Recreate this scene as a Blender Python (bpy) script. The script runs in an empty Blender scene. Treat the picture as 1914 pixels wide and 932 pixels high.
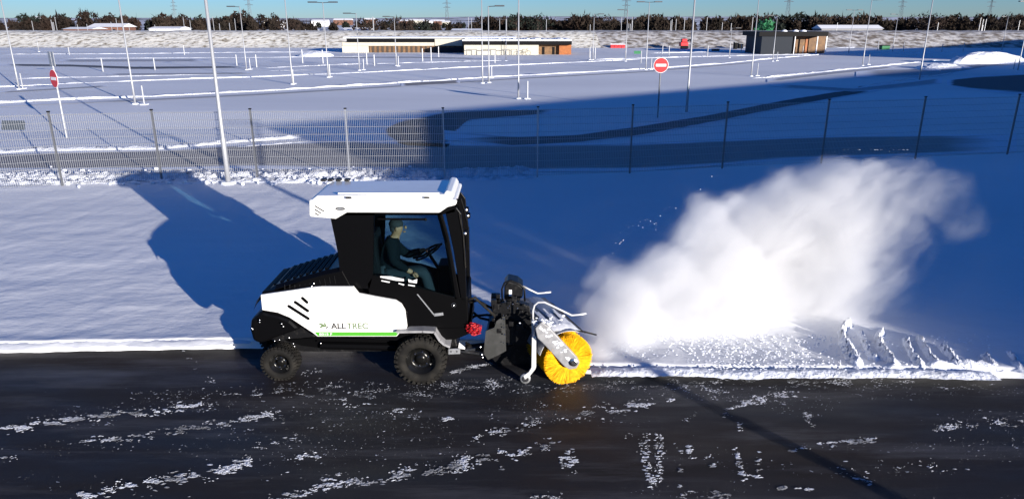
import bpy, bmesh, math, random
import numpy as np
from mathutils import Vector, Matrix
random.seed(7); RNG = np.random.default_rng(7)
R = math.radians
SC = bpy.context.scene
COL = SC.collection

# ------------------------------------------------------------------ camera, sky, sun, exposure
CAM_H, PITCH, FPX, CU, CV = 4.2, R(17.7), 1319.0, 957.0, 466.0
cam = bpy.data.objects.new('camera', bpy.data.cameras.new('camera'))
COL.objects.link(cam); SC.camera = cam
cam.location = (0, 0, CAM_H); cam.rotation_euler = (math.pi/2 - PITCH, 0, 0)
cam.data.sensor_width = 36; cam.data.lens = FPX/1914*36
cam.data.clip_start = 0.1; cam.data.clip_end = 20000

SUN_EL = R(8.6)
SDX, SDY = 0.611, -0.792                 # horizontal direction towards the sun
W = bpy.data.worlds.new("World"); SC.world = W; W.use_nodes = True
nt = W.node_tree; nt.nodes.clear()
wo = nt.nodes.new('ShaderNodeOutputWorld'); bg = nt.nodes.new('ShaderNodeBackground')
sky = nt.nodes.new('ShaderNodeTexSky'); sky.sky_type = 'NISHITA'; sky.sun_disc = False
sky.sun_elevation = SUN_EL; sky.sun_rotation = math.atan2(SDX, SDY)
sky.altitude = 0; sky.air_density = 1.0; sky.dust_density = 0.1; sky.ozone_density = 6.0
bg.inputs['Strength'].default_value = 0.15
# clear winter sky: pale at the horizon, deeper blue overhead
tc = nt.nodes.new('ShaderNodeTexCoord'); sp = nt.nodes.new('ShaderNodeSeparateXYZ')
ramp = nt.nodes.new('ShaderNodeValToRGB'); mul = nt.nodes.new('ShaderNodeMix'); mul.data_type = 'RGBA'; mul.blend_type = 'MULTIPLY'
mul.inputs[0].default_value = 1.0
ramp.color_ramp.elements[0].position = 0.0; ramp.color_ramp.elements[0].color = (0.66, 0.70, 0.84, 1)
ramp.color_ramp.elements[1].position = 0.30; ramp.color_ramp.elements[1].color = (0.22, 0.36, 0.53, 1)
e = ramp.color_ramp.elements.new(0.09); e.color = (0.42, 0.56, 0.78, 1)
nt.links.new(tc.outputs['Generated'], sp.inputs[0]); nt.links.new(sp.outputs['Z'], ramp.inputs[0])
nt.links.new(sky.outputs[0], mul.inputs[6]); nt.links.new(ramp.outputs[0], mul.inputs[7])
nt.links.new(mul.outputs[2], bg.inputs['Color']); nt.links.new(bg.outputs[0], wo.inputs['Surface'])

sun = bpy.data.objects.new('sun', bpy.data.lights.new('sun', 'SUN')); COL.objects.link(sun)
sun.data.energy = 5.0; sun.data.angle = R(0.35); sun.data.color = (1.0, 0.93, 0.84)
sdir = Vector((SDX*math.cos(SUN_EL), SDY*math.cos(SUN_EL), math.sin(SUN_EL)))
sun.rotation_euler = sdir.to_track_quat('Z', 'Y').to_euler()
sun.location = sdir*60

SC.view_settings.view_transform = 'Standard'; SC.view_settings.look = 'None'
SC.view_settings.exposure = 0.85; SC.view_settings.gamma = 1.0; SC.view_settings.use_curve_mapping = False
SC.render.engine = 'CYCLES'
cy = SC.cycles
cy.use_denoising = True
try: cy.denoiser = 'OPENIMAGEDENOISE'
except Exception: pass
cy.max_bounces = 10; cy.diffuse_bounces = 3; cy.glossy_bounces = 3; cy.transmission_bounces = 6
cy.transparent_max_bounces = 24; cy.volume_bounces = 5
cy.volume_step_rate = 1.0; cy.volume_max_steps = 128
cy.sample_clamp_indirect = 6

# ------------------------------------------------------------------ measuring the photograph
CP, SP = math.cos(PITCH), math.sin(PITCH)
def ray(u, v):
    a, b = (u-CU)/FPX, (CV-v)/FPX
    return (a, CP + b*SP, -SP + b*CP)
def G(u, v, z=0.0):                       # where the sight line meets the level z
    d = ray(u, v); t = (z-CAM_H)/d[2]
    return (d[0]*t, d[1]*t)
def P(u, v, Y):                           # where it meets the upright plane at depth Y
    d = ray(u, v); t = Y/d[1]
    return (d[0]*t, Y, CAM_H + d[2]*t)

# ------------------------------------------------------------------ materials
def mat(name, col, rough=0.6, metal=0.0, bump=None, var=None, spec=0.5, coat=0.0, coord='Object'):
    m = bpy.data.materials.new(name); m.use_nodes = True
    n = m.node_tree.nodes; l = m.node_tree.links; b = n['Principled BSDF']
    b.inputs['Base Color'].default_value = (*col, 1); b.inputs['Roughness'].default_value = rough
    b.inputs['Metallic'].default_value = metal; b.inputs['Specular IOR Level'].default_value = spec
    b.inputs['Coat Weight'].default_value = coat
    if bump or var:
        t = n.new('ShaderNodeTexCoord')
    if var:                               # (scale, colour2, contrast lo, hi)
        no = n.new('ShaderNodeTexNoise'); no.inputs['Scale'].default_value = var[0]; no.inputs['Detail'].default_value = 6
        l.new(t.outputs[coord], no.inputs['Vector'])
        r = n.new('ShaderNodeMapRange'); r.inputs[1].default_value = var[2]; r.inputs[2].default_value = var[3]
        l.new(no.outputs['Fac'], r.inputs[0])
        mx = n.new('ShaderNodeMix'); mx.data_type = 'RGBA'
        mx.inputs[6].default_value = (*col, 1); mx.inputs[7].default_value = (*var[1], 1)
        l.new(r.outputs[0], mx.inputs[0]); l.new(mx.outputs[2], b.inputs['Base Color'])
    if bump:                              # (scale, strength, distance)
        no = n.new('ShaderNodeTexNoise'); no.inputs['Scale'].default_value = bump[0]; no.inputs['Detail'].default_value = 8
        l.new(t.outputs[coord], no.inputs['Vector'])
        bp = n.new('ShaderNodeBump'); bp.inputs['Strength'].default_value = bump[1]; bp.inputs['Distance'].default_value = bump[2]
        l.new(no.outputs['Fac'], bp.inputs['Height']); l.new(bp.outputs[0], b.inputs['Normal'])
    return m

SNOWC = (0.86, 0.87, 0.89)
M = {}
M['white'] = mat('white_paint', (0.80, 0.80, 0.78), 0.3, coat=0.3, var=(3.0, (0.72, 0.72, 0.70), 0.45, 0.75))
M['black'] = mat('black_plastic', (0.0022, 0.0022, 0.0026), 0.5, spec=0.05, bump=(90, 0.15, 0.004))
M['blackgloss'] = mat('black_gloss', (0.0025, 0.0025, 0.003), 0.35, spec=0.10, bump=(14, 0.15, 0.01))
M['dark'] = mat('dark_metal', (0.009, 0.009, 0.01), 0.4, 0.3, spec=0.3, bump=(25, 0.4, 0.01), var=(18, (0.05, 0.047, 0.045), 0.55, 0.8))
M['olive'] = mat('dirty_flap', (0.022, 0.023, 0.022), 0.7, var=(9, (0.04, 0.04, 0.04), 0.45, 0.7))
M['rubber'] = mat('rubber', (0.008, 0.0075, 0.007), 0.8, spec=0.2, bump=(60, 0.3, 0.004), var=(7, (0.022, 0.02, 0.017), 0.45, 0.7))
M['rim'] = mat('black_rim', (0.015, 0.015, 0.015), 0.25, 0.6, bump=(20, 0.3, 0.01))
M['chrome'] = mat('bright_metal', (0.55, 0.55, 0.56), 0.25, 1.0, bump=(30, 0.2, 0.005))
M['galv'] = mat('galvanised', (0.42, 0.43, 0.45), 0.45, 0.6, var=(40, (0.3, 0.31, 0.33), 0.4, 0.7))
M['fender'] = mat('grey_fender', (0.22, 0.22, 0.23), 0.5, var=(12, (0.32, 0.32, 0.33), 0.4, 0.7))
M['green'] = mat('green_stripe', (0.075, 0.36, 0.03), 0.4)
M['ltgreen'] = mat('sage_print', (0.13, 0.19, 0.09), 0.5)
M['ink'] = mat('black_print', (0.01, 0.01, 0.012), 0.5)
M['yellow'] = mat('yellow_bristle', (0.80, 0.42, 0.004), 0.65, spec=0.15, var=(30, (0.70, 0.33, 0.004), 0.45, 0.6))
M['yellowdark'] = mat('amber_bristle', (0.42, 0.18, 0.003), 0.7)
M['rod'] = mat('bright_rod', (0.72, 0.72, 0.72), 0.35, 0.35)
M['coil'] = mat('red_cord', (0.40, 0.008, 0.015), 0.4)
M['red'] = mat('red_paint', (0.55, 0.015, 0.02), 0.4)
M['signwhite'] = mat('sign_white', (0.8, 0.8, 0.8), 0.5)
M['lamp'] = mat('lamp_grey', (0.06, 0.06, 0.065), 0.5, 0.3)
M['polewhite'] = mat('pole_pale', (0.40, 0.41, 0.43), 0.5, 0.35, var=(30, (0.36, 0.37, 0.39), 0.4, 0.7))
M['post'] = mat('post_grey', (0.15, 0.155, 0.165), 0.5, 0.4)
M['wire'] = mat('wire', (0.48, 0.49, 0.50), 0.45, 0.6)
M['wood'] = mat('wood_brown', (0.13, 0.07, 0.035), 0.7, var=(2.5, (0.22, 0.12, 0.05), 0.35, 0.7))
M['orange'] = mat('wood_orange', (0.36, 0.11, 0.02), 0.6, var=(3, (0.26, 0.08, 0.02), 0.4, 0.7))
M['cream'] = mat('cream_wall', (0.52, 0.49, 0.40), 0.7, var=(1.5, (0.46, 0.43, 0.36), 0.4, 0.7))
M['clad'] = mat('black_cladding', (0.006, 0.006, 0.007), 0.6, spec=0.1)
M['slate'] = mat('slate_wall', (0.010, 0.015, 0.024), 0.6, spec=0.2)
M['brick'] = mat('brick', (0.16, 0.075, 0.05), 0.8)
M['grey'] = mat('grey_clad', (0.2, 0.2, 0.21), 0.7)
M['trunk'] = mat('bark', (0.06, 0.045, 0.035), 0.9)
M['twig'] = mat('twig_brown', (0.036, 0.026, 0.020), 0.9, spec=0.1, var=(0.06, (0.018, 0.015, 0.012), 0.4, 0.6))
M['twigdark'] = mat('twig_dark', (0.018, 0.014, 0.012), 0.9, spec=0.1, var=(0.08, (0.034, 0.022, 0.017), 0.4, 0.6))
M['ever'] = mat('evergreen', (0.016, 0.020, 0.016), 0.9, spec=0.1)
M['leafgreen'] = mat('bright_green', (0.02, 0.16, 0.06), 0.7)
M['skin'] = mat('skin', (0.62, 0.27, 0.13), 0.55)
M['jacket'] = mat('jacket', (0.008, 0.012, 0.014), 0.9, spec=0.1)
M['trousers'] = mat('trousers', (0.03, 0.037, 0.042), 0.85)
M['hair'] = mat('hair', (0.05, 0.04, 0.035), 0.8)
M['seat'] = mat('seat_grey', (0.012, 0.012, 0.013), 0.8, spec=0.1)
M['console'] = mat('console_white', (0.7, 0.7, 0.7), 0.5)

def snow_material(name, bumps=True):
    m = bpy.data.materials.new(name); m.use_nodes = True
    n = m.node_tree.nodes; l = m.node_tree.links; b = n['Principled BSDF']
    b.inputs['Roughness'].default_value = 0.65; b.inputs['Specular IOR Level'].default_value = 0.25
    t = n.new('ShaderNodeTexCoord')
    a = n.new('ShaderNodeTexNoise'); a.inputs['Scale'].default_value = 0.07; a.inputs['Detail'].default_value = 7
    mp = n.new('ShaderNodeMapping'); mp.inputs['Scale'].default_value = (0.35, 1.3, 1)
    l.new(t.outputs['Object'], mp.inputs[0]); l.new(mp.outputs[0], a.inputs['Vector'])
    r = n.new('ShaderNodeMapRange'); r.inputs[1].default_value = 0.35; r.inputs[2].default_value = 0.7
    l.new(a.outputs['Fac'], r.inputs[0])
    mx = n.new('ShaderNodeMix'); mx.data_type = 'RGBA'
    mx.inputs[6].default_value = (*SNOWC, 1); mx.inputs[7].default_value = (0.70, 0.71, 0.74, 1)
    l.new(r.outputs[0], mx.inputs[0]); l.new(mx.outputs[2], b.inputs['Base Color'])
    # fine wind grain and long soft streaks
    f = n.new('ShaderNodeTexNoise'); f.inputs['Scale'].default_value = 9; f.inputs['Detail'].default_value = 9; f.inputs['Roughness'].default_value = 0.65
    m2 = n.new('ShaderNodeMapping'); m2.inputs['Scale'].default_value = (0.8, 1.1, 1)
    l.new(t.outputs['Object'], m2.inputs[0]); l.new(m2.outputs[0], f.inputs['Vector'])
    g = n.new('ShaderNodeTexNoise'); g.inputs['Scale'].default_value = 0.9; g.inputs['Detail'].default_value = 5
    m3 = n.new('ShaderNodeMapping'); m3.inputs['Scale'].default_value = (0.25, 1.6, 1)
    l.new(t.outputs['Object'], m3.inputs[0]); l.new(m3.outputs[0], g.inputs['Vector'])
    b1 = n.new('ShaderNodeBump'); b1.inputs['Strength'].default_value = 0.45; b1.inputs['Distance'].default_value = 0.02
    b2 = n.new('ShaderNodeBump'); b2.inputs['Strength'].default_value = 0.35; b2.inputs['Distance'].default_value = 0.05
    l.new(g.outputs['Fac'], b2.inputs['Height']); l.new(f.outputs['Fac'], b1.inputs['Height'])
    l.new(b2.outputs[0], b1.inputs['Normal']); l.new(b1.outputs[0], b.inputs['Normal'])
    return m
M['snow'] = snow_material('snow')
M['lump'] = mat('lumpy_snow', (0.82, 0.85, 0.92), 0.6, bump=(14, 0.8, 0.05), var=(5, (0.52, 0.54, 0.58), 0.5, 0.75))

def asphalt_material():
    m = bpy.data.materials.new('asphalt'); m.use_nodes = True
    n = m.node_tree.nodes; l = m.node_tree.links; b = n['Principled BSDF']
    t = n.new('ShaderNodeTexCoord')
    def noise(sx, sy, sc, det, rough=0.55):
        mp = n.new('ShaderNodeMapping'); mp.inputs['Scale'].default_value = (sx, sy, 1)
        mp.inputs['Rotation'].default_value = (0, 0, R(6))
        q = n.new('ShaderNodeTexNoise'); q.inputs['Scale'].default_value = sc; q.inputs['Detail'].default_value = det
        q.inputs['Roughness'].default_value = rough
        l.new(t.outputs['Object'], mp.inputs[0]); l.new(mp.outputs[0], q.inputs['Vector']); return q
    def rng(q, a, c, o1=0.0, o2=1.0):
        r = n.new('ShaderNodeMapRange'); r.inputs[1].default_value = a; r.inputs[2].default_value = c
        r.inputs[3].default_value = o1; r.inputs[4].default_value = o2
        l.new(q.outputs['Fac'], r.inputs[0]); return r
    def mix(fac, c1, c2):
        x = n.new('ShaderNodeMix'); x.data_type = 'RGBA'
        for k, c in ((6, c1), (7, c2)):
            if isinstance(c, tuple): x.inputs[k].default_value = (*c, 1)
            else: l.new(c.outputs[2], x.inputs[k])
        l.new(fac.outputs[0], x.inputs[0]); return x
    big = rng(noise(0.25, 1.1, 0.8, 5), 0.35, 0.65)
    c = mix(big, (0.022, 0.016, 0.013), (0.020, 0.023, 0.030))
    film = rng(noise(0.16, 1.3, 1.9, 10, 0.72), 0.50, 0.68, 0.0, 0.75)   # thin film of snow dust in streaks
    c2 = mix(film, c, (0.085, 0.083, 0.088))
    sp_ = rng(noise(0.55, 1.5, 26, 4, 0.8), 0.67, 0.73)
    msk = rng(noise(0.15, 0.7, 1.1, 4), 0.50, 0.62)
    mm = n.new('ShaderNodeMath'); mm.operation = 'MULTIPLY'; l.new(sp_.outputs[0], mm.inputs[0]); l.new(msk.outputs[0], mm.inputs[1])
    c3 = n.new('ShaderNodeMix'); c3.data_type = 'RGBA'; l.new(mm.outputs[0], c3.inputs[0]); l.new(c2.outputs[2], c3.inputs[6])
    c3.inputs[7].default_value = (0.6, 0.63, 0.7, 1)
    l.new(c3.outputs[2], b.inputs['Base Color'])
    rr = rng(noise(0.3, 1.2, 1.3, 4), 0.4, 0.65, 0.5, 0.85); l.new(rr.outputs[0], b.inputs['Roughness'])
    b.inputs['Specular IOR Level'].default_value = 0.2
    f = noise(1, 1, 130, 3); bp = n.new('ShaderNodeBump'); bp.inputs['Strength'].default_value = 0.5; bp.inputs['Distance'].default_value = 0.008
    l.new(f.outputs['Fac'], bp.inputs['Height']); l.new(bp.outputs[0], b.inputs['Normal'])
    return m
M['asphalt'] = asphalt_material()

def lane_material(name, c_bare, amount):
    """cleared ground with snow left on it; the 'edge' attribute (0 rim, 1 middle) frays its outline"""
    m = bpy.data.materials.new(name); m.use_nodes = True
    n = m.node_tree.nodes; l = m.node_tree.links; b = n['Principled BSDF']
    b.inputs['Roughness'].default_value = 0.8; b.inputs['Specular IOR Level'].default_value = 0.2
    t = n.new('ShaderNodeTexCoord'); at = n.new('ShaderNodeAttribute'); at.attribute_name = 'edge'
    mp = n.new('ShaderNodeMapping'); mp.inputs['Scale'].default_value = (0.12, 1.0, 1)
    q = n.new('ShaderNodeTexNoise'); q.inputs['Scale'].default_value = 1.6; q.inputs['Detail'].default_value = 9; q.inputs['Roughness'].default_value = 0.65
    l.new(t.outputs['Object'], mp.inputs[0]); l.new(mp.outputs[0], q.inputs['Vector'])
    a1 = n.new('ShaderNodeMath'); a1.operation = 'MULTIPLY_ADD'; a1.inputs[1].default_value = 1.1; l.new(at.outputs['Fac'], a1.inputs[0]); l.new(q.outputs['Fac'], a1.inputs[2])
    r = n.new('ShaderNodeMapRange'); r.inputs[1].default_value = 0.75; r.inputs[2].default_value = 1.15; r.inputs[4].default_value = amount
    l.new(a1.outputs[0], r.inputs[0])
    mx = n.new('ShaderNodeMix'); mx.data_type = 'RGBA'; mx.inputs[6].default_value = (0.76, 0.80, 0.89, 1); mx.inputs[7].default_value = (*c_bare, 1)
    l.new(r.outputs[0], mx.inputs[0]); l.new(mx.outputs[2], b.inputs['Base Color'])
    return m
M['lane'] = lane_material('cleared_lane', (0.06, 0.06, 0.065), 0.93)
M['path'] = lane_material('trodden_path', (0.15, 0.125, 0.10), 0.80)
M['lawn'] = lane_material('bare_grass', (0.10, 0.12, 0.05), 0.75)
M['wisp'] = lane_material('thin_snow', (0.10, 0.09, 0.085), 0.55)

def glass_material(name, tint, gl=0.06):
    m = bpy.data.materials.new(name); m.use_nodes = True
    n = m.node_tree.nodes; l = m.node_tree.links; n.remove(n['Principled BSDF'])
    tr = n.new('ShaderNodeBsdfTransparent'); tr.inputs[0].default_value = (*tint, 1)
    g = n.new('ShaderNodeBsdfGlossy'); g.inputs['Roughness'].default_value = 0.03
    fr = n.new('ShaderNodeFresnel'); fr.inputs[0].default_value = 1.35
    mx = n.new('ShaderNodeMixShader'); l.new(fr.outputs[0], mx.inputs[0]); l.new(tr.outputs[0], mx.inputs[1]); l.new(g.outputs[0], mx.inputs[2])
    l.new(mx.outputs[0], n['Material Output'].inputs['Surface'])
    return m
M['glass'] = glass_material('tinted_glass', (0.60, 0.74, 0.79))
M['glassdark'] = glass_material('dark_glass', (0.20, 0.22, 0.24))

# ------------------------------------------------------------------ mesh helpers
class MB:
    def __init__(s): s.v = []; s.f = []
    def add(s, vs, fs):
        o = len(s.v); s.v += [tuple(map(float, p)) for p in vs]; s.f += [tuple(o+i for i in f) for f in fs]; return s
    def box(s, x0, x1, y0, y1, z0, z1):
        return s.add([(x0,y0,z0),(x1,y0,z0),(x1,y1,z0),(x0,y1,z0),(x0,y0,z1),(x1,y0,z1),(x1,y1,z1),(x0,y1,z1)],
                     [(0,3,2,1),(4,5,6,7),(0,1,5,4),(1,2,6,5),(2,3,7,6),(3,0,4,7)])
    def obox(s, c, ax, ay, az):
        c = Vector(c); ax, ay, az = Vector(ax), Vector(ay), Vector(az)
        vs = [c+sx*ax+sy*ay+sz*az for sz in (-1,1) for sx, sy in ((-1,-1),(1,-1),(1,1),(-1,1))]
        return s.add(vs, [(0,3,2,1),(4,5,6,7),(0,1,5,4),(1,2,6,5),(2,3,7,6),(3,0,4,7)])
    def prism(s, poly, y0, y1, y0s=None):         # poly of (x, z), pushed from y0 to y1
        k = len(poly)
        return s.add([(x, y0, z) for x, z in poly]+[(x, y1, z) for x, z in poly],
                     [tuple(range(k)), tuple(range(2*k-1, k-1, -1))]+[(i, i+k, (i+1) % k+k, (i+1) % k) for i in range(k)])
    def tube(s, path, r, seg=8, caps=True):
        path = [Vector(p) for p in path]; n = len(path)
        rs = r if isinstance(r, (list, tuple)) else [r]*n
        prev = None; rings = []
        for i, p in enumerate(path):
            d = (path[min(i+1, n-1)]-path[max(i-1, 0)]).normalized()
            if prev is None:
                a = Vector((0,0,1)) if abs(d.z) < 0.9 else Vector((0,1,0))
                u = d.cross(a).normalized()
            else:
                u = (prev-d*prev.dot(d)).normalized()
            w = d.cross(u); prev = u
            rings.append([p+rs[i]*(math.cos(2*math.pi*k/seg)*u+math.sin(2*math.pi*k/seg)*w) for k in range(seg)])
        vs = [q for rg in rings for q in rg]; fs = []
        for i in range(n-1):
            for k in range(seg):
                k2 = (k+1) % seg; fs.append((i*seg+k, i*seg+k2, (i+1)*seg+k2, (i+1)*seg+k))
        if caps: fs += [tuple(range(seg-1, -1, -1)), tuple((n-1)*seg+k for k in range(seg))]
        return s.add(vs, fs)
    def lathe_y(s, c, prof, seg=32):              # profile of (r, y) spun about the axis parallel to Y through c
        vs = []; fs = []; n = len(prof)
        for k in range(seg):
            a = 2*math.pi*k/seg
            for r, y in prof: vs.append((c[0]+r*math.cos(a), c[1]+y, c[2]+r*math.sin(a)))
        for k in range(seg):
            k2 = (k+1) % seg
            for i in range(n-1): fs.append((k*n+i, k*n+i+1, k2*n+i+1, k2*n+i))
        return s.add(vs, fs)
    def ball(s, c, r, seg=10, rings=7, sc=(1,1,1)):
        vs = [(c[0], c[1], c[2]+r*sc[2])]; fs = []
        for i in range(1, rings):
            t = math.pi*i/rings
            for k in range(seg):
                a = 2*math.pi*k/seg
                vs.append((c[0]+r*sc[0]*math.sin(t)*math.cos(a), c[1]+r*sc[1]*math.sin(t)*math.sin(a), c[2]+r*sc[2]*math.cos(t)))
        vs.append((c[0], c[1], c[2]-r*sc[2])); L = len(vs)-1
        for k in range(seg): fs.append((0, 1+k, 1+(k+1) % seg)); fs.append((L, L-seg+(k+1) % seg, L-seg+k))
        for i in range(rings-2):
            for k in range(seg):
                a = 1+i*seg+k; b_ = 1+i*seg+(k+1) % seg; fs.append((a, a+seg, b_+seg, b_))
        return s.add(vs, fs)
    def build(s, name, m, parent=None, origin=None, smooth=False, bevel=0.0, loc=None):
        o3 = Vector(origin) if origin is not None else (Vector(parent['_o']) if parent is not None and '_o' in parent else Vector((0,0,0)))
        me = bpy.data.meshes.new(name)
        me.from_pydata([tuple(Vector(p)-o3) for p in s.v], [], s.f)
        bm = bmesh.new(); bm.from_mesh(me); bmesh.ops.recalc_face_normals(bm, faces=bm.faces); bm.to_mesh(me); bm.free()
        if smooth:
            me.polygons.foreach_set('use_smooth', [True]*len(me.polygons))
        me.materials.append(m if not isinstance(m, str) else M[m])
        o = bpy.data.objects.new(name, me); COL.objects.link(o)
        if parent is not None:
            o.parent = parent
            o['_o'] = tuple(o3)
        elif origin is not None:
            o.location = o3; o['_o'] = tuple(o3)
        if bevel:
            b = o.modifiers.new('bevel', 'BEVEL'); b.width = bevel; b.segments = 2; b.limit_method = 'ANGLE'; b.angle_limit = R(35)
            b.harden_normals = False
        return o
def fast_mesh(name, V, F, m, parent=None, smooth=True):   # V (n,3) array, F (k,4) or (k,3) array
    me = bpy.data.meshes.new(name); V = np.asarray(V, np.float32); F = np.asarray(F, np.int32); k = F.shape[1]
    me.vertices.add(len(V)); me.vertices.foreach_set('co', V.ravel())
    me.loops.add(F.size); me.loops.foreach_set('vertex_index', F.ravel())
    me.polygons.add(len(F)); me.polygons.foreach_set('loop_start', np.arange(0, F.size, k, dtype=np.int32))
    me.polygons.foreach_set('loop_total', np.full(len(F), k, np.int32))
    me.update(calc_edges=True); me.validate()
    me.polygons.foreach_set('use_smooth', np.full(len(me.polygons), smooth))
    me.materials.append(m if not isinstance(m, str) else M[m])
    o = bpy.data.objects.new(name, me); COL.objects.link(o)
    if parent is not None: o.parent = parent
    return o
def tag(o, label=None, cat=None, group=None, kind=None):
    if label: o['label'] = label
    if cat: o['category'] = cat
    if group: o['group'] = group
    if kind: o['kind'] = kind
    return o
def empty(name, loc, label, cat, group=None):
    o = bpy.data.objects.new(name, None); COL.objects.link(o); o.location = loc; o.empty_display_size = 0.2
    o['_o'] = tuple(loc); return tag(o, label, cat, group)

def hash2(ix, iy, s):
    h = (ix.astype(np.int64)*374761393 + iy.astype(np.int64)*668265263 + s*1442695041) & 0xFFFFFFFF
    h = ((h ^ (h >> 13))*1274126177) & 0xFFFFFFFF
    return ((h ^ (h >> 16)) & 0xFFFFFF)/float(0xFFFFFF)
def vnoise(x, y, s=0):
    ix = np.floor(x); iy = np.floor(y); fx = x-ix; fy = y-iy; fx = fx*fx*(3-2*fx); fy = fy*fy*(3-2*fy)
    ix = ix.astype(np.int64); iy = iy.astype(np.int64)
    a = hash2(ix, iy, s); b = hash2(ix+1, iy, s); c = hash2(ix, iy+1, s); d = hash2(ix+1, iy+1, s)
    return (a*(1-fx)+b*fx)*(1-fy)+(c*(1-fx)+d*fx)*fy
def fbm(x, y, oct=4, s=0):
    t = 0*x; a = 0.5
    for i in range(oct): t = t+a*vnoise(x*2**i, y*2**i, s+i*17); a *= 0.5
    return t

# ------------------------------------------------------------------ ground
SN = 0.10                                   # depth of the lying snow
# the road: one sheet under everything
MB().add([(-4000,-4000,0),(4000,-4000,0),(4000,9.4,0),(-4000,9.4,0)], [(0,1,2,3)]).build('road', 'asphalt')
tag(bpy.data.objects['road'], kind='structure')

# edge of the lying snow (front rim), measured in the photograph
rim_px = [(-900,672),(-200,661),(0,655),(200,651),(400,648),(520,647),(700,647),(880,648),(960,654),(1040,672),(1090,694),(1200,697),(1500,699),(1914,702),(2600,708),(3600,712)]
rim = np.array([G(u, v, 0.0) for u, v in rim_px])
def rim_y(x): return np.interp(x, rim[:,0], rim[:,1])
def graded(vals):
    return np.unique(np.round(np.concatenate(vals), 4))
gx = graded([-np.geomspace(12, 4000, 60), np.geomspace(13, 4000, 60), np.arange(-12, 13, 0.065)])
gs = graded([np.arange(0, 2.4, 0.05), 2.4+np.cumsum(0.055*1.028**np.arange(110))])
gs = np.concatenate([gs, gs[-1]+np.cumsum(4*1.14**np.arange(48))])
X, S = np.meshgrid(gx, gs)
rag = 0.05*(fbm(X*3.1, X*0+3, 3, 5)-0.45)
ry = rim_y(X)+rag
fade = np.clip(S/16, 0, 1)
Y = (ry*(1-fade)+9.0*fade)+S
damp = np.clip((24-Y)/6, 0, 1)
Z = SN+damp*(0.05*(fbm(X*0.5, Y*0.9, 4, 1)-0.47)+0.022*(fbm(X*3.0, Y*3.4, 4, 2)-0.47))
# softly heaped rim
Z = Z+0.02*np.exp(-(S/0.22)**2)*(0.5+fbm(X*2.2, Y*2.0, 3, 9))
# rounded front face
nf = 6
rowsX, rowsY, rowsZ = [X], [Y], [Z]
fx = []; 
for j in range(nf):
    t = (j+1)/nf
    fx.append((X[0], Y[0]-0.07*t+0.03*(vnoise(X[0]*6, X[0]*0+j*1.7, 3)-0.5), Z[0]*(1-t)-0.01*t))
FX = np.array([a[0] for a in fx])[::-1]; FY = np.array([a[1] for a in fx])[::-1]; FZ = np.array([a[2] for a in fx])[::-1]
XX = np.vstack([FX, X]); YY = np.vstack([FY, Y]); ZZ = np.vstack([FZ, Z])
nr, nc = XX.shape
V = np.stack([XX.ravel(), YY.ravel(), ZZ.ravel()], 1)
I = np.arange(nr*nc).reshape(nr, nc)
F = np.stack([I[:-1,:-1].ravel(), I[:-1,1:].ravel(), I[1:,1:].ravel(), I[1:,:-1].ravel()], 1)
tag(fast_mesh('snow_ground', V, F, 'snow'), kind='structure')

def resample(pts, step):
    pts = [Vector(p) for p in pts]; out = [pts[0]]
    for a, b in zip(pts[:-1], pts[1:]):
        n = max(1, int((b-a).length/step))
        for i in range(1, n+1): out.append(a.lerp(b, i/n))
    return out
def ridge(px, w, h, name='snow_ridge', m='lump', z=SN, step=0.4, seed=1, lump=0.5, across=5, G3=None):
    """a long lumpy ridge of snow lying along a line"""
    pts = resample([Vector((*G(u, v, z), 0)) for u, v in px], step) if G3 is None else resample(G3, step)
    n = len(pts); V = []; F = []
    for i, p in enumerate(pts):
        d = (pts[min(i+1, n-1)]-pts[max(i-1, 0)]).normalized(); nrm = Vector((-d.y, d.x, 0))
        e_ = min(1, i/3, (n-1-i)/3) if n > 6 else 1
        wd = w*0.9*(float(vnoise(np.array([p.x*1.3+i*.01]), np.array([p.y*.7]), 31)[0])-.5)
        for k in range(across+1):
            t = k/across*2-1
            hh = (1-abs(t)**1.7)*h*e_*(1-lump+lump*2*random.random())
            off = w*t*(1+0.25*(random.random()-0.5))
            q = p+nrm*(off+wd)
            V.append((q.x+random.uniform(-.2, .2)*step, q.y, z+hh-0.012))
    a1 = across+1
    for i in range(n-1):
        for k in range(across): F.append((i*a1+k, i*a1+k+1, (i+1)*a1+k+1, (i+1)*a1+k))
    return tag(fast_mesh(name, V, F, m, smooth=True), kind='structure')
def strip(top, bot, name, m, dz, nacross=8, step=0.8, edge_ends=True):
    """a sheet of ground between two measured lines"""
    A = [Vector((*G(u, v, SN), 0)) for u, v in top]; B = [Vector((*G(u, v, SN), 0)) for u, v in bot]
    def even(L, n):
        cum = [0]
        for a, b in zip(L[:-1], L[1:]): cum.append(cum[-1]+(b-a).length)
        T = np.linspace(0, cum[-1], n); arr = np.array([(p.x, p.y) for p in L])
        return np.stack([np.interp(T, cum, arr[:,0]), np.interp(T, cum, arr[:,1])], 1)
    n = max(12, int(sum((b-a).length for a, b in zip(A[:-1], A[1:]))/step)); n = min(n, 200)
    A = even(A, n); B = even(B, n); V = []; E = []; F = []
    for i in range(n):
        for k in range(nacross+1):
            t = k/nacross; V.append((*(A[i]*(1-t)+B[i]*t), SN+dz))
            e1 = min(1, 2.5*min(t, 1-t)*2)
            if edge_ends: e1 = min(e1, 8*min(i, n-1-i)/n)
            E.append(e1)
    a1 = nacross+1
    for i in range(n-1):
        for k in range(nacross): F.append((i*a1+k, i*a1+k+1, (i+1)*a1+k+1, (i+1)*a1+k))
    o = fast_mesh(name, V, F, m); at = o.data.attributes.new('edge', 'FLOAT', 'POINT'); at.data.foreach_set('value', E)
    return tag(o, kind='structure')

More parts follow.
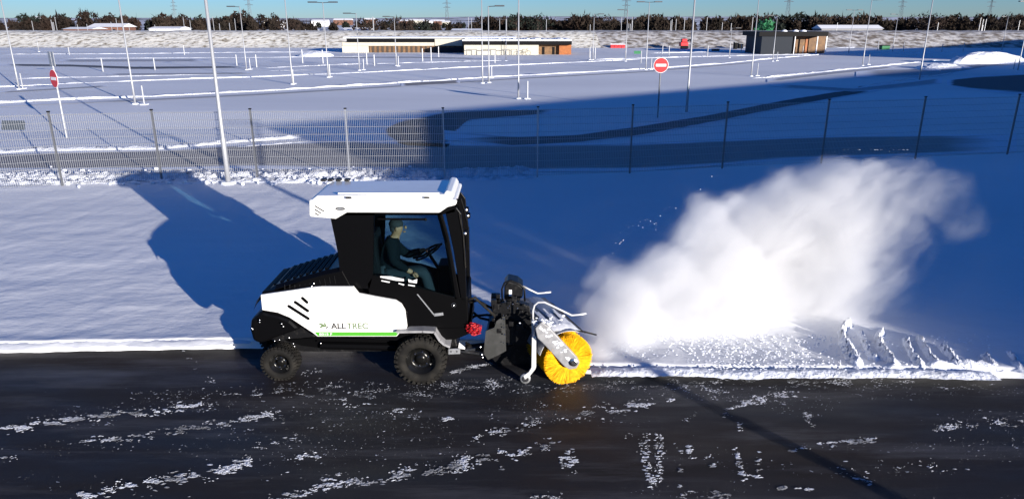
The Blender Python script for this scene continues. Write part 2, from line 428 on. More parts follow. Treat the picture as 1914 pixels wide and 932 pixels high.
# path behind the fence: brown and trodden in the sun, grey streaks in the shade
strip([(-300,300),(0,287),(300,281),(415,272),(640,262),(860,270),(1200,268),(1500,256),(1900,250)], [(-300,322),(0,318),(300,318),(415,316),(640,318),(860,322),(1200,320),(1500,298),(1900,284)], 'path', 'path', 0.012)
# the swept lane that swings off towards the right
strip([(715,244),(750,222),(840,208),(960,205),(1050,206)], [(715,248),(750,272),(838,276),(872,226),(1040,212)], 'lane', 'lane', 0.012, step=.5)
strip([(830,244),(960,256),(1080,252),(1200,235),(1330,214),(1450,190),(1560,172),(1640,163)],
      [(830,262),(960,274),(1080,268),(1200,254),(1330,230),(1450,205),(1560,184),(1640,170)], 'lane', 'lane', 0.016, step=.5)
strip([(1770,150),(1830,143),(1914,138),(2050,134)], [(1770,160),(1830,170),(1914,178),(2050,186)], 'lane', 'lane', 0.012)
strip([(1440,157),(1597,166),(1717,152),(1760,146)], [(1440,162),(1597,172),(1717,160),(1760,156)], 'lane', 'wisp', 0.02)
strip([(0,224),(50,224)], [(0,246),(50,246)], 'bare_and_shaded_ground', 'lawn', 0.012, step=.3)
# thin dark streaks across the car park
for t_, b_, m_ in [
    ([(0,120),(130,121),(250,125),(470,124)], [(0,124),(130,125),(250,130),(470,127)], 'lane'),  # shaded side of a snow ridge, its shade drawn as a dark strip
    ([(110,112),(380,111)], [(110,116),(380,115)], 'wisp'),
    ([(750,156),(860,150)], [(750,162),(860,156)], 'path'),
    ([(0,196),(105,192),(250,187),(480,176),(700,163),(960,147),(1200,134),(1440,114)], [(0,200),(105,195),(250,190),(480,179),(700,166),(960,149),(1200,136),(1440,115.5)], 'wisp'),
    ([(1434,149),(1560,134),(1672,124)], [(1434,154),(1560,139),(1672,127)], 'wisp'),
    ([(600,107),(760,106),(900,109)], [(600,109),(760,109),(900,111)], 'wisp'),
    ([(0,172),(200,160)], [(0,174),(200,163)], 'wisp'),
    ([(200,138),(470,136)], [(200,141),(470,138)], 'wisp'),
    ([(1600,132),(1760,127),(1850,118),(1900,117)], [(1600,146),(1760,142),(1850,124),(1900,122)], 'wisp')]:
    strip(t_, b_, 'bare_and_shaded_ground', m_, 0.020+0.004*random.random(), step=1.5)

# ridges of snow along the kerbs of the car park
for px, w, h in [
    ([(-300,201),(0,193),(105,187),(250,182),(480,171),(700,158),(960,142),(1200,130),(1350,119),(1440,110),(1560,100)], 0.35, 0.16),
    ([(-300,168),(0,163),(95,158),(240,152),(480,144),(630,138),(855,127),(960,122),(1200,111)], 0.3, 0.12),
    ([(0,102),(240,101),(480,98),(640,98)], 0.4, 0.15), ([(108,110),(480,108),(700,106)], 0.35, 0.12),
    ([(0,148),(130,145),(420,139)], 0.2, 0.08), ([(480,128),(640,121),(960,113)], 0.3, 0.1), ([(480,133),(600,131)], 0.3, 0.1),
    ([(1400,147),(1434,145),(1672,121),(1760,112)], 0.35, 0.16), ([(1597,165),(1660,155),(1717,146),(1790,136)], 0.3, 0.16),
    ([(1100,112),(1400,104),(1560,101),(1914,97)], 0.5, 0.18), ([(1200,100),(1420,96)], 0.5, 0.2), ([(1550,90),(1914,86)], 0.6, 0.2),
    ([(1550,80),(1914,73)], 0.9, 0.3), ([(1090,88),(1420,90)], 0.6, 0.2), ([(1090,80),(1240,80)], 0.8, 0.2)]:
    ridge(px, w*.55, h*.6, seed=3, step=0.8)
ridge([(-200,293),(0,286),(67,281),(300,278),(415,268),(520,260),(635,250)], 0.16, 0.10, step=0.2)
ridge([(430,277),(540,268),(640,258)], 0.10, 0.05, step=0.2)
# chunks pushed up along the foot of the fence
for (v0, w, h) in ((341, 0.28, 0.07), (333, 0.36, 0.12), (326, 0.24, 0.07)):
    ridge([(-700,v0+6),(0,v0+1),(300,v0),(640,v0-4),(860,v0-5),(1000,v0-10)], w, h, step=0.09, lump=0.95, across=9, name='snow_bank')
mb = MB()
for i in range(520):
    u = random.uniform(-200, 800); v = random.gauss(333, 7)
    x, y = G(u, v, SN); r = random.uniform(0.02, 0.065)
    mb.ball((x, y, SN+r*0.3+0.03), r, 6, 4, (random.uniform(.8,1.6), random.uniform(.7,1.2), random.uniform(.6,1)))
tag(mb.build('snow_clods', 'lump'), 'clods of ploughed snow heaped along the foot of the fence', 'snow', kind='stuff')

# bright shoulder pushed up by the brush, left of the machine, and its thin kerb line
ridge([(-500,650),(-100,642),(0,640),(200,637),(400,635),(470,634)], 0.16, 0.03, step=0.06, lump=0.3, across=7, name='snow_bank', m='snow')
ridge([(-500,668),(-100,659),(0,655.5),(200,651.5),(410,646.5)], 0.022, 0.03, step=0.05, lump=0.4, z=0.0, name='snow_ridge')
ridge([(1105,693),(1300,694),(1560,696),(1700,698),(1860,699)], 0.12, 0.035, step=0.05, lump=0.3, across=6, name='snow_bank')
# curled ridges left where the brush turned
for k, (px, w, h) in enumerate([
    ([(1592,606),(1577,611),(1570,622),(1573,638),(1583,655),(1592,672),(1606,690)], 0.05, 0.10),
    ([(1604,618),(1613,640),(1622,658),(1640,676)], 0.04, 0.06),
    ([(1646,618),(1638,630),(1642,648),(1655,668),(1676,690)], 0.05, 0.09),
    ([(1688,630),(1695,650),(1704,668),(1722,690)], 0.045, 0.07),
    ([(1714,628),(1720,645),(1732,664),(1752,688)], 0.045, 0.08),
    ([(1755,645),(1766,658),(1776,668),(1790,688)], 0.05, 0.08),
    ([(1838,660),(1845,672),(1862,690)], 0.05, 0.06), ([(1885,655),(1895,672),(1905,694)], 0.05, 0.05)]):
    ridge(px, w*1.15, h*1.1, step=0.03, lump=0.55, across=6)
    ridge(px[len(px)//2:], w*1.9, h*.9, step=0.03, lump=0.6, across=7)
for px, w in ([(1640,686),(1700,689)], 0.08), ([(1722,686),(1800,688)], 0.09), ([(1775,682),(1868,686)], 0.12):
    ridge(px, w, 0.09, step=0.06, lump=0.3, across=6, name='snow_bank')
mb = MB()                                  # coarse grains scattered over the snow by the plume and around the curls
for i in range(1100):
    u = random.gauss(1430, 120) if i % 3 else random.uniform(1120, 1850); v = random.uniform(625, 694)
    if u < 1120: continue
    x, y = G(u, v, SN+.01); r = random.uniform(0.004, 0.013)
    mb.ball((x, y, SN+0.012+r*0.4), r, 5, 3, (1.3, 1, .8))
tag(mb.build('snow_grains', 'lump'), 'coarse grains of snow thrown over the swept edge beside the brush', 'snow', kind='stuff')
# bigger heaps far right
for (u, v, w_, h_) in ((1845,119,4.2,1.3),(1755,128,2.2,0.6),(1790,127,1.2,.35),(1735,131,1.0,.3)):
    x, y = G(u, v, SN); mb = MB(); mb.ball((x, y, SN-0.1), 1, 22, 14, (w_, 1.6, h_))
    mb.v = [(a+random.uniform(-.07,.07)*w_/3, b+random.uniform(-.1,.1), c+random.uniform(-.06,.06)*h_) for a, b, c in mb.v]
    tag(mb.build('snow_heap', 'lump'), {1845: 'large rounded heap of snow at the edge of the car park, far right', 1755: 'low wide heap of snow left of the largest heap', 1790: 'small heap of snow beside the largest heap', 1735: 'smallest low heap of snow, beside the bend of the lane'}[u], 'snow heap', 'snow heaps beside the lane')
for (u, v, w_, h_) in ((1180,84,9,1.0),(1215,82,7,1.1),(1130,83,5,0.5),(590,105,5,.7)):
    x, y = G(u, v, SN); mb = MB(); mb.ball((x, y, SN-0.1), 1, 20, 10, (w_*0.5, 2, h_))
    mb.v = [(a+random.uniform(-.1,.1), b, c+random.uniform(-.06,.06)) for a, b, c in mb.v]
    tag(mb.build('snow_heap', 'lump'), {1180: 'snow heap just behind the low red barrier', 1215: 'far snow heap between the red barrier and the red digger', 1130: 'flat snow heap left of the low red barrier', 590: 'small snow mound left of the long pale building'}[u], 'snow heap', 'distant snow heaps')

# flakes and crumbs of snow left on the asphalt
streaks = [
 ([(0,804),(67,794),(144,782),(200,775),(284,770),(375,755)], 4, 150, 1.3), ([(375,755),(435,737),(535,734),(640,720)], 8, 60, .9),
 ([(154,824),(234,819),(301,807),(368,800),(485,777),(535,774)], 5, 90, 1.0), ([(147,924),(234,911),(328,894),(418,877),(468,861)], 7, 130, 1.4),
 ([(468,764),(535,787)], 4, 90, 1), ([(462,837),(555,816)], 5, 50, 1), ([(250,740),(335,738),(420,733)], 7, 26, .8),
 ([(402,720),(385,707),(371,687),(352,670),(341,650)], 6, 60, .8), ([(502,932),(640,907)], 6, 90, 1.2), ([(0,856),(40,850)], 4, 30, 1),
 ([(530,857),(600,852)], 6, 40, 1.3), ([(600,890),(635,884)],3,30,1),
 ([(640,747),(694,760),(787,774)], 5, 70, 1), ([(640,747),(694,760),(787,774)], 10, 20, .8), ([(807,780),(847,784)], 3, 90, 1.2), ([(841,694),(918,680)], 3, 160, 1), ([(900,716),(960,708)], 4, 60, 1),
 ([(560,735),(640,738),(774,737),(841,724),(958,724)], 10, 120, .7), ([(958,724),(1075,727),(1142,720),(1280,716)], 9, 80, .75),
 ([(884,814),(975,800),(988,787),(1075,777),(1142,764),(1259,750)], 7, 80, 1.1), ([(1142,764),(1259,750)], 6, 110, 1.1),
 ([(600,905),(640,901),(694,904),(750,884),(841,874),(874,861),(958,847),(1035,827)], 7, 100, 1.2), ([(841,874),(874,861)], 12, 160, 1),
 ([(1046,846),(1078,866)], 12, 420, 1.0), ([(935,827),(938,894)], 4, 24, 1), ([(990,926),(1050,928)], 6, 60, 1.2),
 ([(1272,838),(1272,914)], 6, 50, 1.1), ([(1160,818),(1200,830)], 8, 20, 1.2),
 ([(1274,718),(1400,712),(1641,714),(1709,707)], 7, 110, .8), ([(1354,770),(1408,747),(1491,740)], 7, 130, 1), ([(1475,744),(1501,767),(1521,790)], 7, 150, 1),
 ([(1371,767),(1388,800)], 9, 50, .9), ([(1475,841),(1528,831),(1638,821)], 3, 110, 1.1), ([(1742,800),(1842,790),(1914,790)], 5, 60, 1.1),
 ([(1374,841),(1388,887)], 9, 90, 1.1), ([(1388,889),(1421,891)], 3, 60, 1.2), ([(1421,847),(1416,880)], 7, 60, 1.1), ([(1455,911),(1515,911)], 3, 110, 1.4), ([(1562,877),(1700,872),(1809,867)], 9, 22, 1),
 ([(1286,835),(1296,862)], 6, 90, 1.2), ([(1318,845),(1334,870)], 7, 80, 1.2), ([(1274,922),(1364,926)], 5, 40, 1.1), ([(1274,770),(1300,790)], 14, 50, .8),
 ([(1600,888),(1625,900)],3,60,1.3), ([(1740,725),(1860,722)],5,26,.8), ([(560,700),(600,690),(600,720)],5,22,.8), ([(1275,722),(1380,735)],9,50,.8)]
mb = MB()
def flake(x, y, sc_, z=0.0):
    a = random.choice((.005,.008,.011,.022))*random.uniform(.7,1.3)*sc_; b_ = a*random.uniform(0.2, 0.5); rot = random.gauss(0.12, 0.35); k = 6
    c, s_ = math.cos(rot), math.sin(rot); pts = []
    for i in range(k):
        t = 2*math.pi*i/k; rr = random.uniform(0.6, 1.15); px_, py_ = a*rr*math.cos(t), b_*rr*math.sin(t)
        pts.append((x+px_*c-py_*s_, y+px_*s_+py_*c, z+0.002))
    pts.append((x, y, z+random.uniform(0.003, 0.008)*sc_))
    mb.add(pts, [(i, (i+1) % k, k) for i in range(k)])
for px, wpx, dens, sc_ in streaks:
    for (u0, v0), (u1, v1) in zip(px[:-1], px[1:]):
        L = math.hypot(u1-u0, v1-v0)
        n = int(dens*4.2*L/100)
        for i in range(n):
            t = random.random(); q = u0+(u1-u0)*t
            dv = random.gauss(0, wpx*0.75); vv = v0+(v1-v0)*t+dv
            if vnoise(np.array([q*0.05]), np.array([vv*0.22]), 4)[0]*0.6+vnoise(np.array([q*0.16]), np.array([vv*0.5]), 9)[0]*0.4 < 0.555: continue
            x, y = G(q+random.gauss(0, 2), vv); flake(x, y, sc_)
# prints of a coarse tread
for px in ([(1209,811),(1205,854),(1222,914)], [(1232,812),(1232,867),(1229,905)]):
    for (u0, v0), (u1, v1) in zip(px[:-1], px[1:]):
        n = int(abs(v1-v0)/5)
        for i in range(n):
            t = i/n
            for j in range(7):
                x, y = G(u0+(u1-u0)*t+random.uniform(-8, 8), v0+(v1-v0)*t+random.gauss(0, 1)); flake(x, y, 1.15)
for i in range(5200):
    u_ = random.uniform(-60, 1980); v_ = 712+abs(random.gauss(0, 105))
    if vnoise(np.array([u_*.006+v_*.004]), np.array([v_*.05-u_*.003]), 12)[0] < .55: continue
    x, y = G(u_, v_); flake(x, y, random.uniform(0.4, 0.8))
M['residue'] = mat('snow_residue', (0.50, 0.52, 0.58), 0.8, var=(2.6, (0.16, 0.165, 0.18), 0.46, 0.58))
o = mb.build('snow_crumbs', 'residue'); tag(o, 'crumbs and streaks of snow left on the swept asphalt', 'snow', kind='stuff')

# distant bank, fields and hills
def terrain(name, y0, y1, hfun, m, nx=240, ny=16, xr=2600, x0=None, x1=None):
    xs = np.linspace(-xr if x0 is None else x0, xr if x1 is None else x1, nx); ys = np.linspace(y0, y1, ny); X_, Y_ = np.meshgrid(xs, ys)
    V = np.stack([X_.ravel(), Y_.ravel(), hfun(X_, Y_).ravel()], 1); I_ = np.arange(nx*ny).reshape(ny, nx)
    F = np.stack([I_[:-1,:-1].ravel(), I_[:-1,1:].ravel(), I_[1:,1:].ravel(), I_[1:,:-1].ravel()], 1)
    return tag(fast_mesh(name, V, F, m), kind='structure')
M['bank'] = mat('weedy_snow', (0.84, 0.81, 0.72), 0.8, bump=(0.9, 0.5, 0.3), var=(1.1, (0.20, 0.16, 0.10), 0.47, 0.68))
M['field'] = mat('snow_field', (0.78, 0.80, 0.86), 0.8, var=(0.02, (0.12, 0.11, 0.10), 0.46, 0.56))
def sst(a): a = np.clip(a, 0, 1); return a*a*(3-2*a)
terrain('bank', 128, 182, lambda x, y: -0.2+3.0*sst((y-128-4*fbm(x*.03, y*0, 3))/15)*(1-sst((y-165)/17))+0.35*(fbm(x*.25, y*.25, 4, 8)-.45)*sst((y-130)/8), 'bank', 500, 30, 260, x1=16)
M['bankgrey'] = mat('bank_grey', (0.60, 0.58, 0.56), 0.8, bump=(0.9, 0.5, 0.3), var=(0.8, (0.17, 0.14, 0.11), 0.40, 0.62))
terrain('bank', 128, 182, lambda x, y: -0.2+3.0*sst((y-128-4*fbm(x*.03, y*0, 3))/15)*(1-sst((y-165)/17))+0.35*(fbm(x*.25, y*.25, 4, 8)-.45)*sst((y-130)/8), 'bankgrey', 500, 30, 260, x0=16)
terrain('hills', 600, 2600, lambda x, y: -1+sst((y-600)/1500)*(15+13*fbm(x*.0019+5, y*.001, 4, 21)), 'field', 260, 24, 3200)
terrain('fields', 185, 640, lambda x, y: -0.1+1.2*sst((y-185)/200)*fbm(x*.006, y*.006, 3, 5), 'field', 200, 20, 1600)

# ------------------------------------------------------------------ lamp posts, poles, posts
def bollard(u, v, label, h=1.0, r=0.04):
    x, y = G(u, v, SN); rt = empty('guard_post', (x, y, SN), label, 'post', 'guard posts beside the lamp posts')
    MB().tube([(x,y,SN-.1),(x,y,SN+h)], r).build('post', 'polewhite', rt); MB().box(x-.16,x+.16,y-.16,y+.16,SN-.02,SN+.05).build('base', 'lump', rt)
LAMPG = 'lamp posts of the car park'
def lamp(u, v, label, arms=(-1,), h=6.0, r=0.045, bol=(), arm=1.15, plate=True, headless=False):
    x, y = G(u, v, SN); rt = empty('lamp_post', (x, y, SN), label, 'lamp post', LAMPG)
    MB().tube([(x,y,SN-.1),(x,y,SN+1.2),(x,y,SN+1.25),(x,y,SN+h)], [r*1.25, r*1.25, r, r*0.7], 10).build('pole', 'polewhite', rt, smooth=True)
    if plate: MB().tube([(x,y,SN-.05),(x,y,SN+.06)], [r*4, r*3.4], 10).build('base', 'lump', rt)
    if not headless:
        for s_ in arms:
            MB().tube([(x,y,SN+h-.03),(x+s_*arm*.45,y,SN+h)], 0.03, 6).build('arm', 'lamp', rt)
            hd = MB().box(min(x+s_*arm*.4, x+s_*arm), max(x+s_*arm*.4, x+s_*arm), y-.14, y+.14, SN+h-.03, SN+h+.06).build('lamp_head', 'lamp', rt, bevel=.01)
    for bu, bv, bl in bol: bollard(bu, bv, bl)
    return rt
lamp(427,343,'tall pale lamp post nearest the camera, just behind the fence left of the cab', r=0.052)
lamp(253,195,'lamp post left of the tall near one, its shadow crossing the first kerb line', bol=((270,196,'guard post at the foot of the lamp post behind the fence, left'),))
lamp(36,167,'leftmost lamp post of the car park, above the left fence end', bol=((43,166,'guard post at the foot of the leftmost lamp post'),))
lamp(547,158,'lamp post with its head against the sky left of the long pale building', arms=(1,), h=5.9, bol=((549,157,'guard post at the lamp left of the long pale building'),))
lamp(614,145,'lamp post just left of the long pale building, slightly smaller', arms=(-1,1), h=5.7, bol=((617,144,'guard post at the lamp by the left end of the pale building'),))
lamp(672,132,'lamp post in front of the left part of the pale building', h=5.0, bol=((680,131,'guard post right of the lamp before the pale building'),))
lamp(741,123,'slim lamp post before the middle of the wooden wall', h=4.8, bol=((745,124,'guard post before the wooden wall'),))
lamp(461,131,'lamp post under the leftmost pylon', h=5.6, bol=((468,130,'guard post at the lamp under the leftmost pylon'),))
lamp(902,156,'tall lamp post with a flat head pointing left, before the cream wall', arms=(-1,), h=6.0)
lamp(914,155,'second lamp post right beside the tall one before the cream wall', arms=(1,), h=5.3, bol=((919,146,'guard post right of the pair of lamps before the cream wall'),))
lamp(969,185,'lamp post rising past the picture top right of the cab roof', r=0.042, h=7.2, bol=((986,185,'guard post standing alone right of the lamp above the cab roof'),))
lamp(1207,131,'lamp post left of the round no entry sign, with two flat heads', arms=(-1,1), h=6.0, bol=((1217,130,'guard post between the twin headed lamp and the no entry sign'),))
lamp(1169,115,'lamp post behind the twin headed one, near the green plate', h=5.6)
lamp(1283,212,'dark lamp post in the shade just behind the fence, right of the no entry sign', r=0.05)
lamp(1404,143,'lamp post left of the dark building', arms=(1,), h=6.0, bol=((1415,142,'guard post at the lamp left of the dark building'),))
lamp(1444,115,'lamp post standing before the dark building', h=5.0, bol=((1452,114,'guard post before the dark building'),))
lamp(1612,123,'lamp post with a flat head right of the dark building', arms=(1,), h=6.4, bol=((1623,121,'guard post at the lamp right of the dark building'),))
lamp(1668,97,'distant lamp post under the pylon right of the dark building', h=5.5)
lamp(1718,151,'slim lamp post by the bend of the lane, right', h=6.6)
lamp(1872,95,'distant lamp post near the right picture edge', h=5.2)
lamp(1865+37,133,'rightmost lamp post in the frame, by the heap of snow', h=6.0, bol=((1894,131,'guard post beside the rightmost lamp post'),))
lamp(1586,100,'distant lamp post behind the dark building, right side', arms=(-1,1), h=6.0)
lamp(1363,108,'slim lamp post before the black containers', h=3.6, arms=(1,))
lamp(1108,112,'lamp post right of the orange wall', h=5.2, arms=(1,), bol=((1103,112,'guard post right of the orange wall'),))
lamp(946,114,'slim lamp post before the cream wall', h=4.6)
lamp(73,97,'far lamp post at the foot of the bank, left', h=2.4, headless=False, arms=(1,))
# one more lamp stands beside the road behind the camera; its shadow lies across asphalt and snow
x_, y_ = 10.8, -3.8
rt = empty('lamp_post', (x_, y_, 0), 'lamp post beside the road behind the camera, throwing the long shadow over the asphalt', 'lamp post', LAMPG)
MB().tube([(x_,y_,0),(x_,y_,6)], 0.08, 10).build('pole', 'polewhite', rt); MB().box(x_-.9,x_,y_-.12,y_+.12,6.0,6.08).build('lamp_head', 'lamp', rt)
# small marker posts among the kerb lines
MK = ['before the far bank, upper left','right of the lamp at the first kerb, small','left of the near lamp top, far off','left of the turned sign, far off','left of the lamp under the leftmost pylon','right of the lamp under the leftmost pylon','right of the lamp left of the pale building','left of the small snow mound','by the lamp before the pale building','before the wooden wall, left of the planter','before the planter of the wooden wall','before the left part of the wooden wall','before the right part of the wooden wall','before the left end of the cream wall','right of the orange wall, left one','right of the orange wall, right one','right of the green plate','left of the slim lamp before the black containers','above the no entry sign','before the black containers','beside the distant lamp right of the dark building','before the dark building porch','beside the green skip','in the far shade left of the right lamps','in the far shade beside the right lamps']
first = None
for kk, (u, v, h) in enumerate([(193,134,1.1),(290,131,1.0),(345,103,1.2),(130,103,1),(443,123,1),(480,126,1.1),(566,118,1.3),(604,119,1.3),(686,121,1.1),(790,115,1.3),(806,114,1.4),(700,123,1),(820,107,1.2),(925,118,1.2),(1102,108,1.2),(1112,110,1.2),(1250,105,1.2),(1322,107,1.3),(1238,101,1.1),(1385,98,1.1),(1688,96,1.2),(1500,101,1),(1640,95,1.3),(1760,98,1.1),(1800,97,1.2)]):
    x, y = G(u, v, SN)
    if first is None:
        first = MB().tube([(0,0,-.05),(0,0,1.1)], .06, 8).build('marker_post', 'polewhite'); o = first
        o = first
    else: o = first.copy(); COL.objects.link(o)
    tag(o, 'slim pale marker post '+MK[kk], 'post', 'marker posts in the car park')
    o.location = (x, y, SN); o.scale = (1, 1, h)
# stakes on top of the bank
first = None
for i in range(46):
    u = random.choice([random.uniform(70, 620), random.uniform(640, 1060), random.uniform(1080, 1420), random.uniform(1500, 1900)])
    if i < 10: u = [87,126,178,255,270,305,372,430,447,453][i]
    x = (u-CU)/FPX*158; y = random.uniform(150, 165); h = random.uniform(1.6, 3.4)
    if first is None:
        first = MB().tube([(0,0,-.4),(0,0,1)], .055, 6).build('tree_stake', 'polewhite'); o = first
        tag(o, 'thin pale stake standing on the snowy bank before the woods', 'stake', 'stakes along the top of the bank')
    else: o = first.copy(); COL.objects.link(o)
    o.location = (x, y, 2.3); o.scale = (1, 1, h)

# ------------------------------------------------------------------ no entry signs
def no_entry(u, v, disc_v, h, label, turn=0.0, extra=None, pm='polewhite'):
    x, y = G(u, v, SN); zc = P(u, disc_v, y)[2]
    rt = empty('road_sign', (x, y, SN), label, 'road sign', 'no entry signs'); rt.rotation_euler = (0, 0, turn)
    MB().tube([(x,y,SN-.1),(x,y,zc+h)], 0.032, 8).build('post', pm, rt)
    def disc(r, y0, y1, name, m):
        b = MB(); k = 36; b.prism([(x+r*math.cos(2*math.pi*i/k), zc+r*math.sin(2*math.pi*i/k)) for i in range(k)], y0, y1); return b.build(name, m, rt)
    disc(0.335, y-.06, y-.045, 'rim', 'signwhite'); d = disc(0.315, y-.068, y-.06, 'disc', 'red')
    b = MB().box(x-.23, x+.23, y-.072, y-.068, zc-.055, zc+.055).build('white_bar', 'signwhite', rt)
    if extra:
        MB().box(x-.24, x+.24, y-.02, y+.0, zc+.45, zc+.95).build('back_plate', 'galv', rt)
    return rt
no_entry(1229,220,122,0.35,'red and white no entry sign on a dark post, centre right of the picture', 0.0, pm='post')
no_entry(125,258,147,0.95,'darker no entry sign turned sideways on a leaning pale post, left', R(-38), extra=True)

# ------------------------------------------------------------------ fence
posts = [(-260,224,362),(-82,216,355),(100,208,349),(284,206,346),(466,205,343),(647,203,340),(827,204,338),(1006,202,334),(1183,197,329),(1364,193,322),(1547,186,314),(1731,182,308),(1912,178,300),(2100,172,292),(2290,166,285)]
fx0, fy0 = G(posts[2][0]+25, 349, SN)
FR = empty('fence', (fx0, fy0, SN), 'two metre welded wire mesh fence on dark posts behind the snow cleared road', 'fence')
FP = []
for (u, vt, vb) in posts:
    # depth from the post top (2.0 m above ground)
    d = ray(u, vt); t = (2.03-CAM_H)/d[2]; FP.append(Vector((d[0]*t, d[1]*t, 0)))
Fm = [p.copy() for p in FP]
for i in range(1, len(FP)-1): FP[i].y = (Fm[i-1].y+Fm[i].y+Fm[i+1].y)/3
for i, p in enumerate(FP):
    MB().box(p.x-.021, p.x+.021, p.y-.02, p.y+.02, SN-.2, 2.03).build('post', 'post' if not 5 <= i <= 7 else 'galv', FR)
    MB().box(p.x-.034, p.x+.034, p.y-.03, p.y+.03, 2.031, 2.06).build('post_cap', 'clad', FR)
for a, b in zip(FP[:-1], FP[1:]):
    m_ = MB(); L = (b-a); n = int(L.length/0.05); d = L.normalized(); nn = Vector((-d.y, d.x, 0))
    for i in range(1, n):
        p = a+L*(i/n); w = 0.0044
        m_.add([(p.x-w*d.x, p.y-w*d.y, SN+.03), (p.x+w*d.x, p.y+w*d.y, SN+.03), (p.x+w*d.x, p.y+w*d.y, 1.99), (p.x-w*d.x, p.y-w*d.y, 1.99),
                (p.x-nn.x*w, p.y-nn.y*w, SN+.03), (p.x-nn.x*w, p.y-nn.y*w, 1.99)], [(0,4,5,3),(4,1,2,5),(0,3,2,1)])
    for z in (0.16, 0.36, 0.56, 0.76, 0.96, 1.16, 1.36, 1.56, 1.76, 1.96):
        q0 = a-nn*0.007; q1 = b-nn*0.007; m_.tube([(q0.x,q0.y,z),(q1.x,q1.y,z)], 0.0055 if z < 1.9 else 0.007, 4, False)
    m_.build('mesh_panel', 'wire', FR)

# ------------------------------------------------------------------ buildings
def bx(u0, u1, v0, v1, Y, dep):              # a box whose front fills a measured rectangle at depth Y
    a = P(u0, v1, Y); b = P(u1, v0, Y); return (a[0], b[0], Y, Y+dep, a[2], b[2])
YA = G(960, 104, 0)[1]
bl = empty('pavilion', (P(860,105,YA)[0], YA, 0), 'cream walled low building with a black band under its snowy roof and orange end wall', 'building')
b = bx(868, 1007, 84, 106, YA, 9); MB().box(*b[:4], -.2, b[5]).build('wall', 'cream', bl)
b2 = bx(1007, 1067, 84, 106, YA+1.2, 7.8); MB().box(b2[0]+.02, b2[1], b2[2], b2[3], -.2, b2[5]).build('wall', 'wood', bl)
b3 = bx(1045, 1068, 84, 105, YA+0.6, .55); w_ = MB().box(b3[0], b3[1], b3[2], b3[3], -.1, b3[5]-.02).build('side_wall', 'orange', bl)
for u in (1013, 1032):
    q = bx(u, u+5, 88, 103, YA+1.15, .1); MB().box(*q[:4], .1, q[5]).build('door', 'clad', bl)
q = bx(866, 1069, 77, 84, YA-.25, 9.5); MB().box(*q).build('fascia', 'clad', bl)
q = bx(864, 1069, 74, 77, YA-.2, 9.6); 
m_ = MB(); xs = np.linspace(q[0], q[1], 40)
for a_, c_ in zip(xs[:-1], xs[1:]): m_.box(a_, c_, q[2], q[3], q[4]+.003, q[5]+random.uniform(-.05, .1))
m_.build('snowy_roof', 'lump', bl)
for u0, u1 in ((872,891),(900,927),(937,952),(955,966)):
    h_ = MB(); A = P(u0,100,YA-1)[0]; B = P(u1,100,YA-1)[0]; h_.tube([(A,YA-1,0),(A,YA-1,.85),(B,YA-1,.85),(B,YA-1,0)], .05, 6)
    tag(h_.build('cycle_stand', 'post'), {872:'dark cycle hoop leftmost of those before the cream wall', 900:'wide dark cycle hoop before the cream wall, behind the pair of lamp posts', 937:'dark cycle hoop left of the lamp post above the cab roof', 955:'small dark cycle hoop just left of the bicycle'}[u0], 'cycle stand', 'cycle stands before the cream wall')
x, y = P(980,102,YA-.8)[0], YA-.8
bk = empty('bicycle', (x, y, 0), 'dark bicycle leaning before the right end of the cream wall', 'bicycle')
for s_ in (-1, 1):
    MB().tube([(x+s_*.52+.33*math.cos(t*.5236), y, .36+.33*math.sin(t*.5236)) for t in range(13)], .025, 5, False).build('wheel', 'clad', bk)
MB().tube([(x-.52,y,.36),(x-.2,y,.85),(x+.35,y,.85),(x,y,.36),(x-.52,y,.36)], .025, 5).build('frame', 'clad', bk)
MB().tube([(x+.52,y,.36),(x+.35,y,.95),(x+.5,y,1.0)], .022, 5).build('handlebar', 'clad', bk)
YB = YA+8
bl = empty('workshop', (P(650,95,YB)[0], YB, 0), 'left half of the pale building, black band above a brown wooden wall', 'building')
q = bx(690, 866, 80, 104, YB+.2, 8); MB().box(*q[:4], -.2, q[5]-.02).build('wall', 'wood', bl)
q = bx(640, 690, 79, 96, YB+.2, 8); MB().box(q[0], q[1]-.01, q[2], q[3], -.2, q[5]-.02).build('wall', 'cream', bl)
q = bx(640, 812, 79.5, 86, YB, .18); MB().box(*q).build('cladding', 'cream', bl)
q = bx(648, 811, 72, 79.2, YB-.2, 8); MB().box(*q).build('fascia', 'clad', bl)
q = bx(813, 864, 73, 86, YB-.05, 8); MB().box(*q).build('cladding', 'cream', bl)
for u in range(696, 862, 9):
    q = bx(u, u+3, 87, 103, YB+.13, .06); MB().box(*q[:4], 0.05, q[5]).build('pilaster', 'trunk', bl)
q = bx(642, 964, 69.5, 72, YB+.1, 8); MB().box(*q[:4], q[4]+.004, q[5]).build('snowy_roof', 'lump', bl)
q = bx(810, 865, 96, 104, YB-1.2, .8); MB().box(*q[:4], 0, .9).build('planter', 'slate', bl)

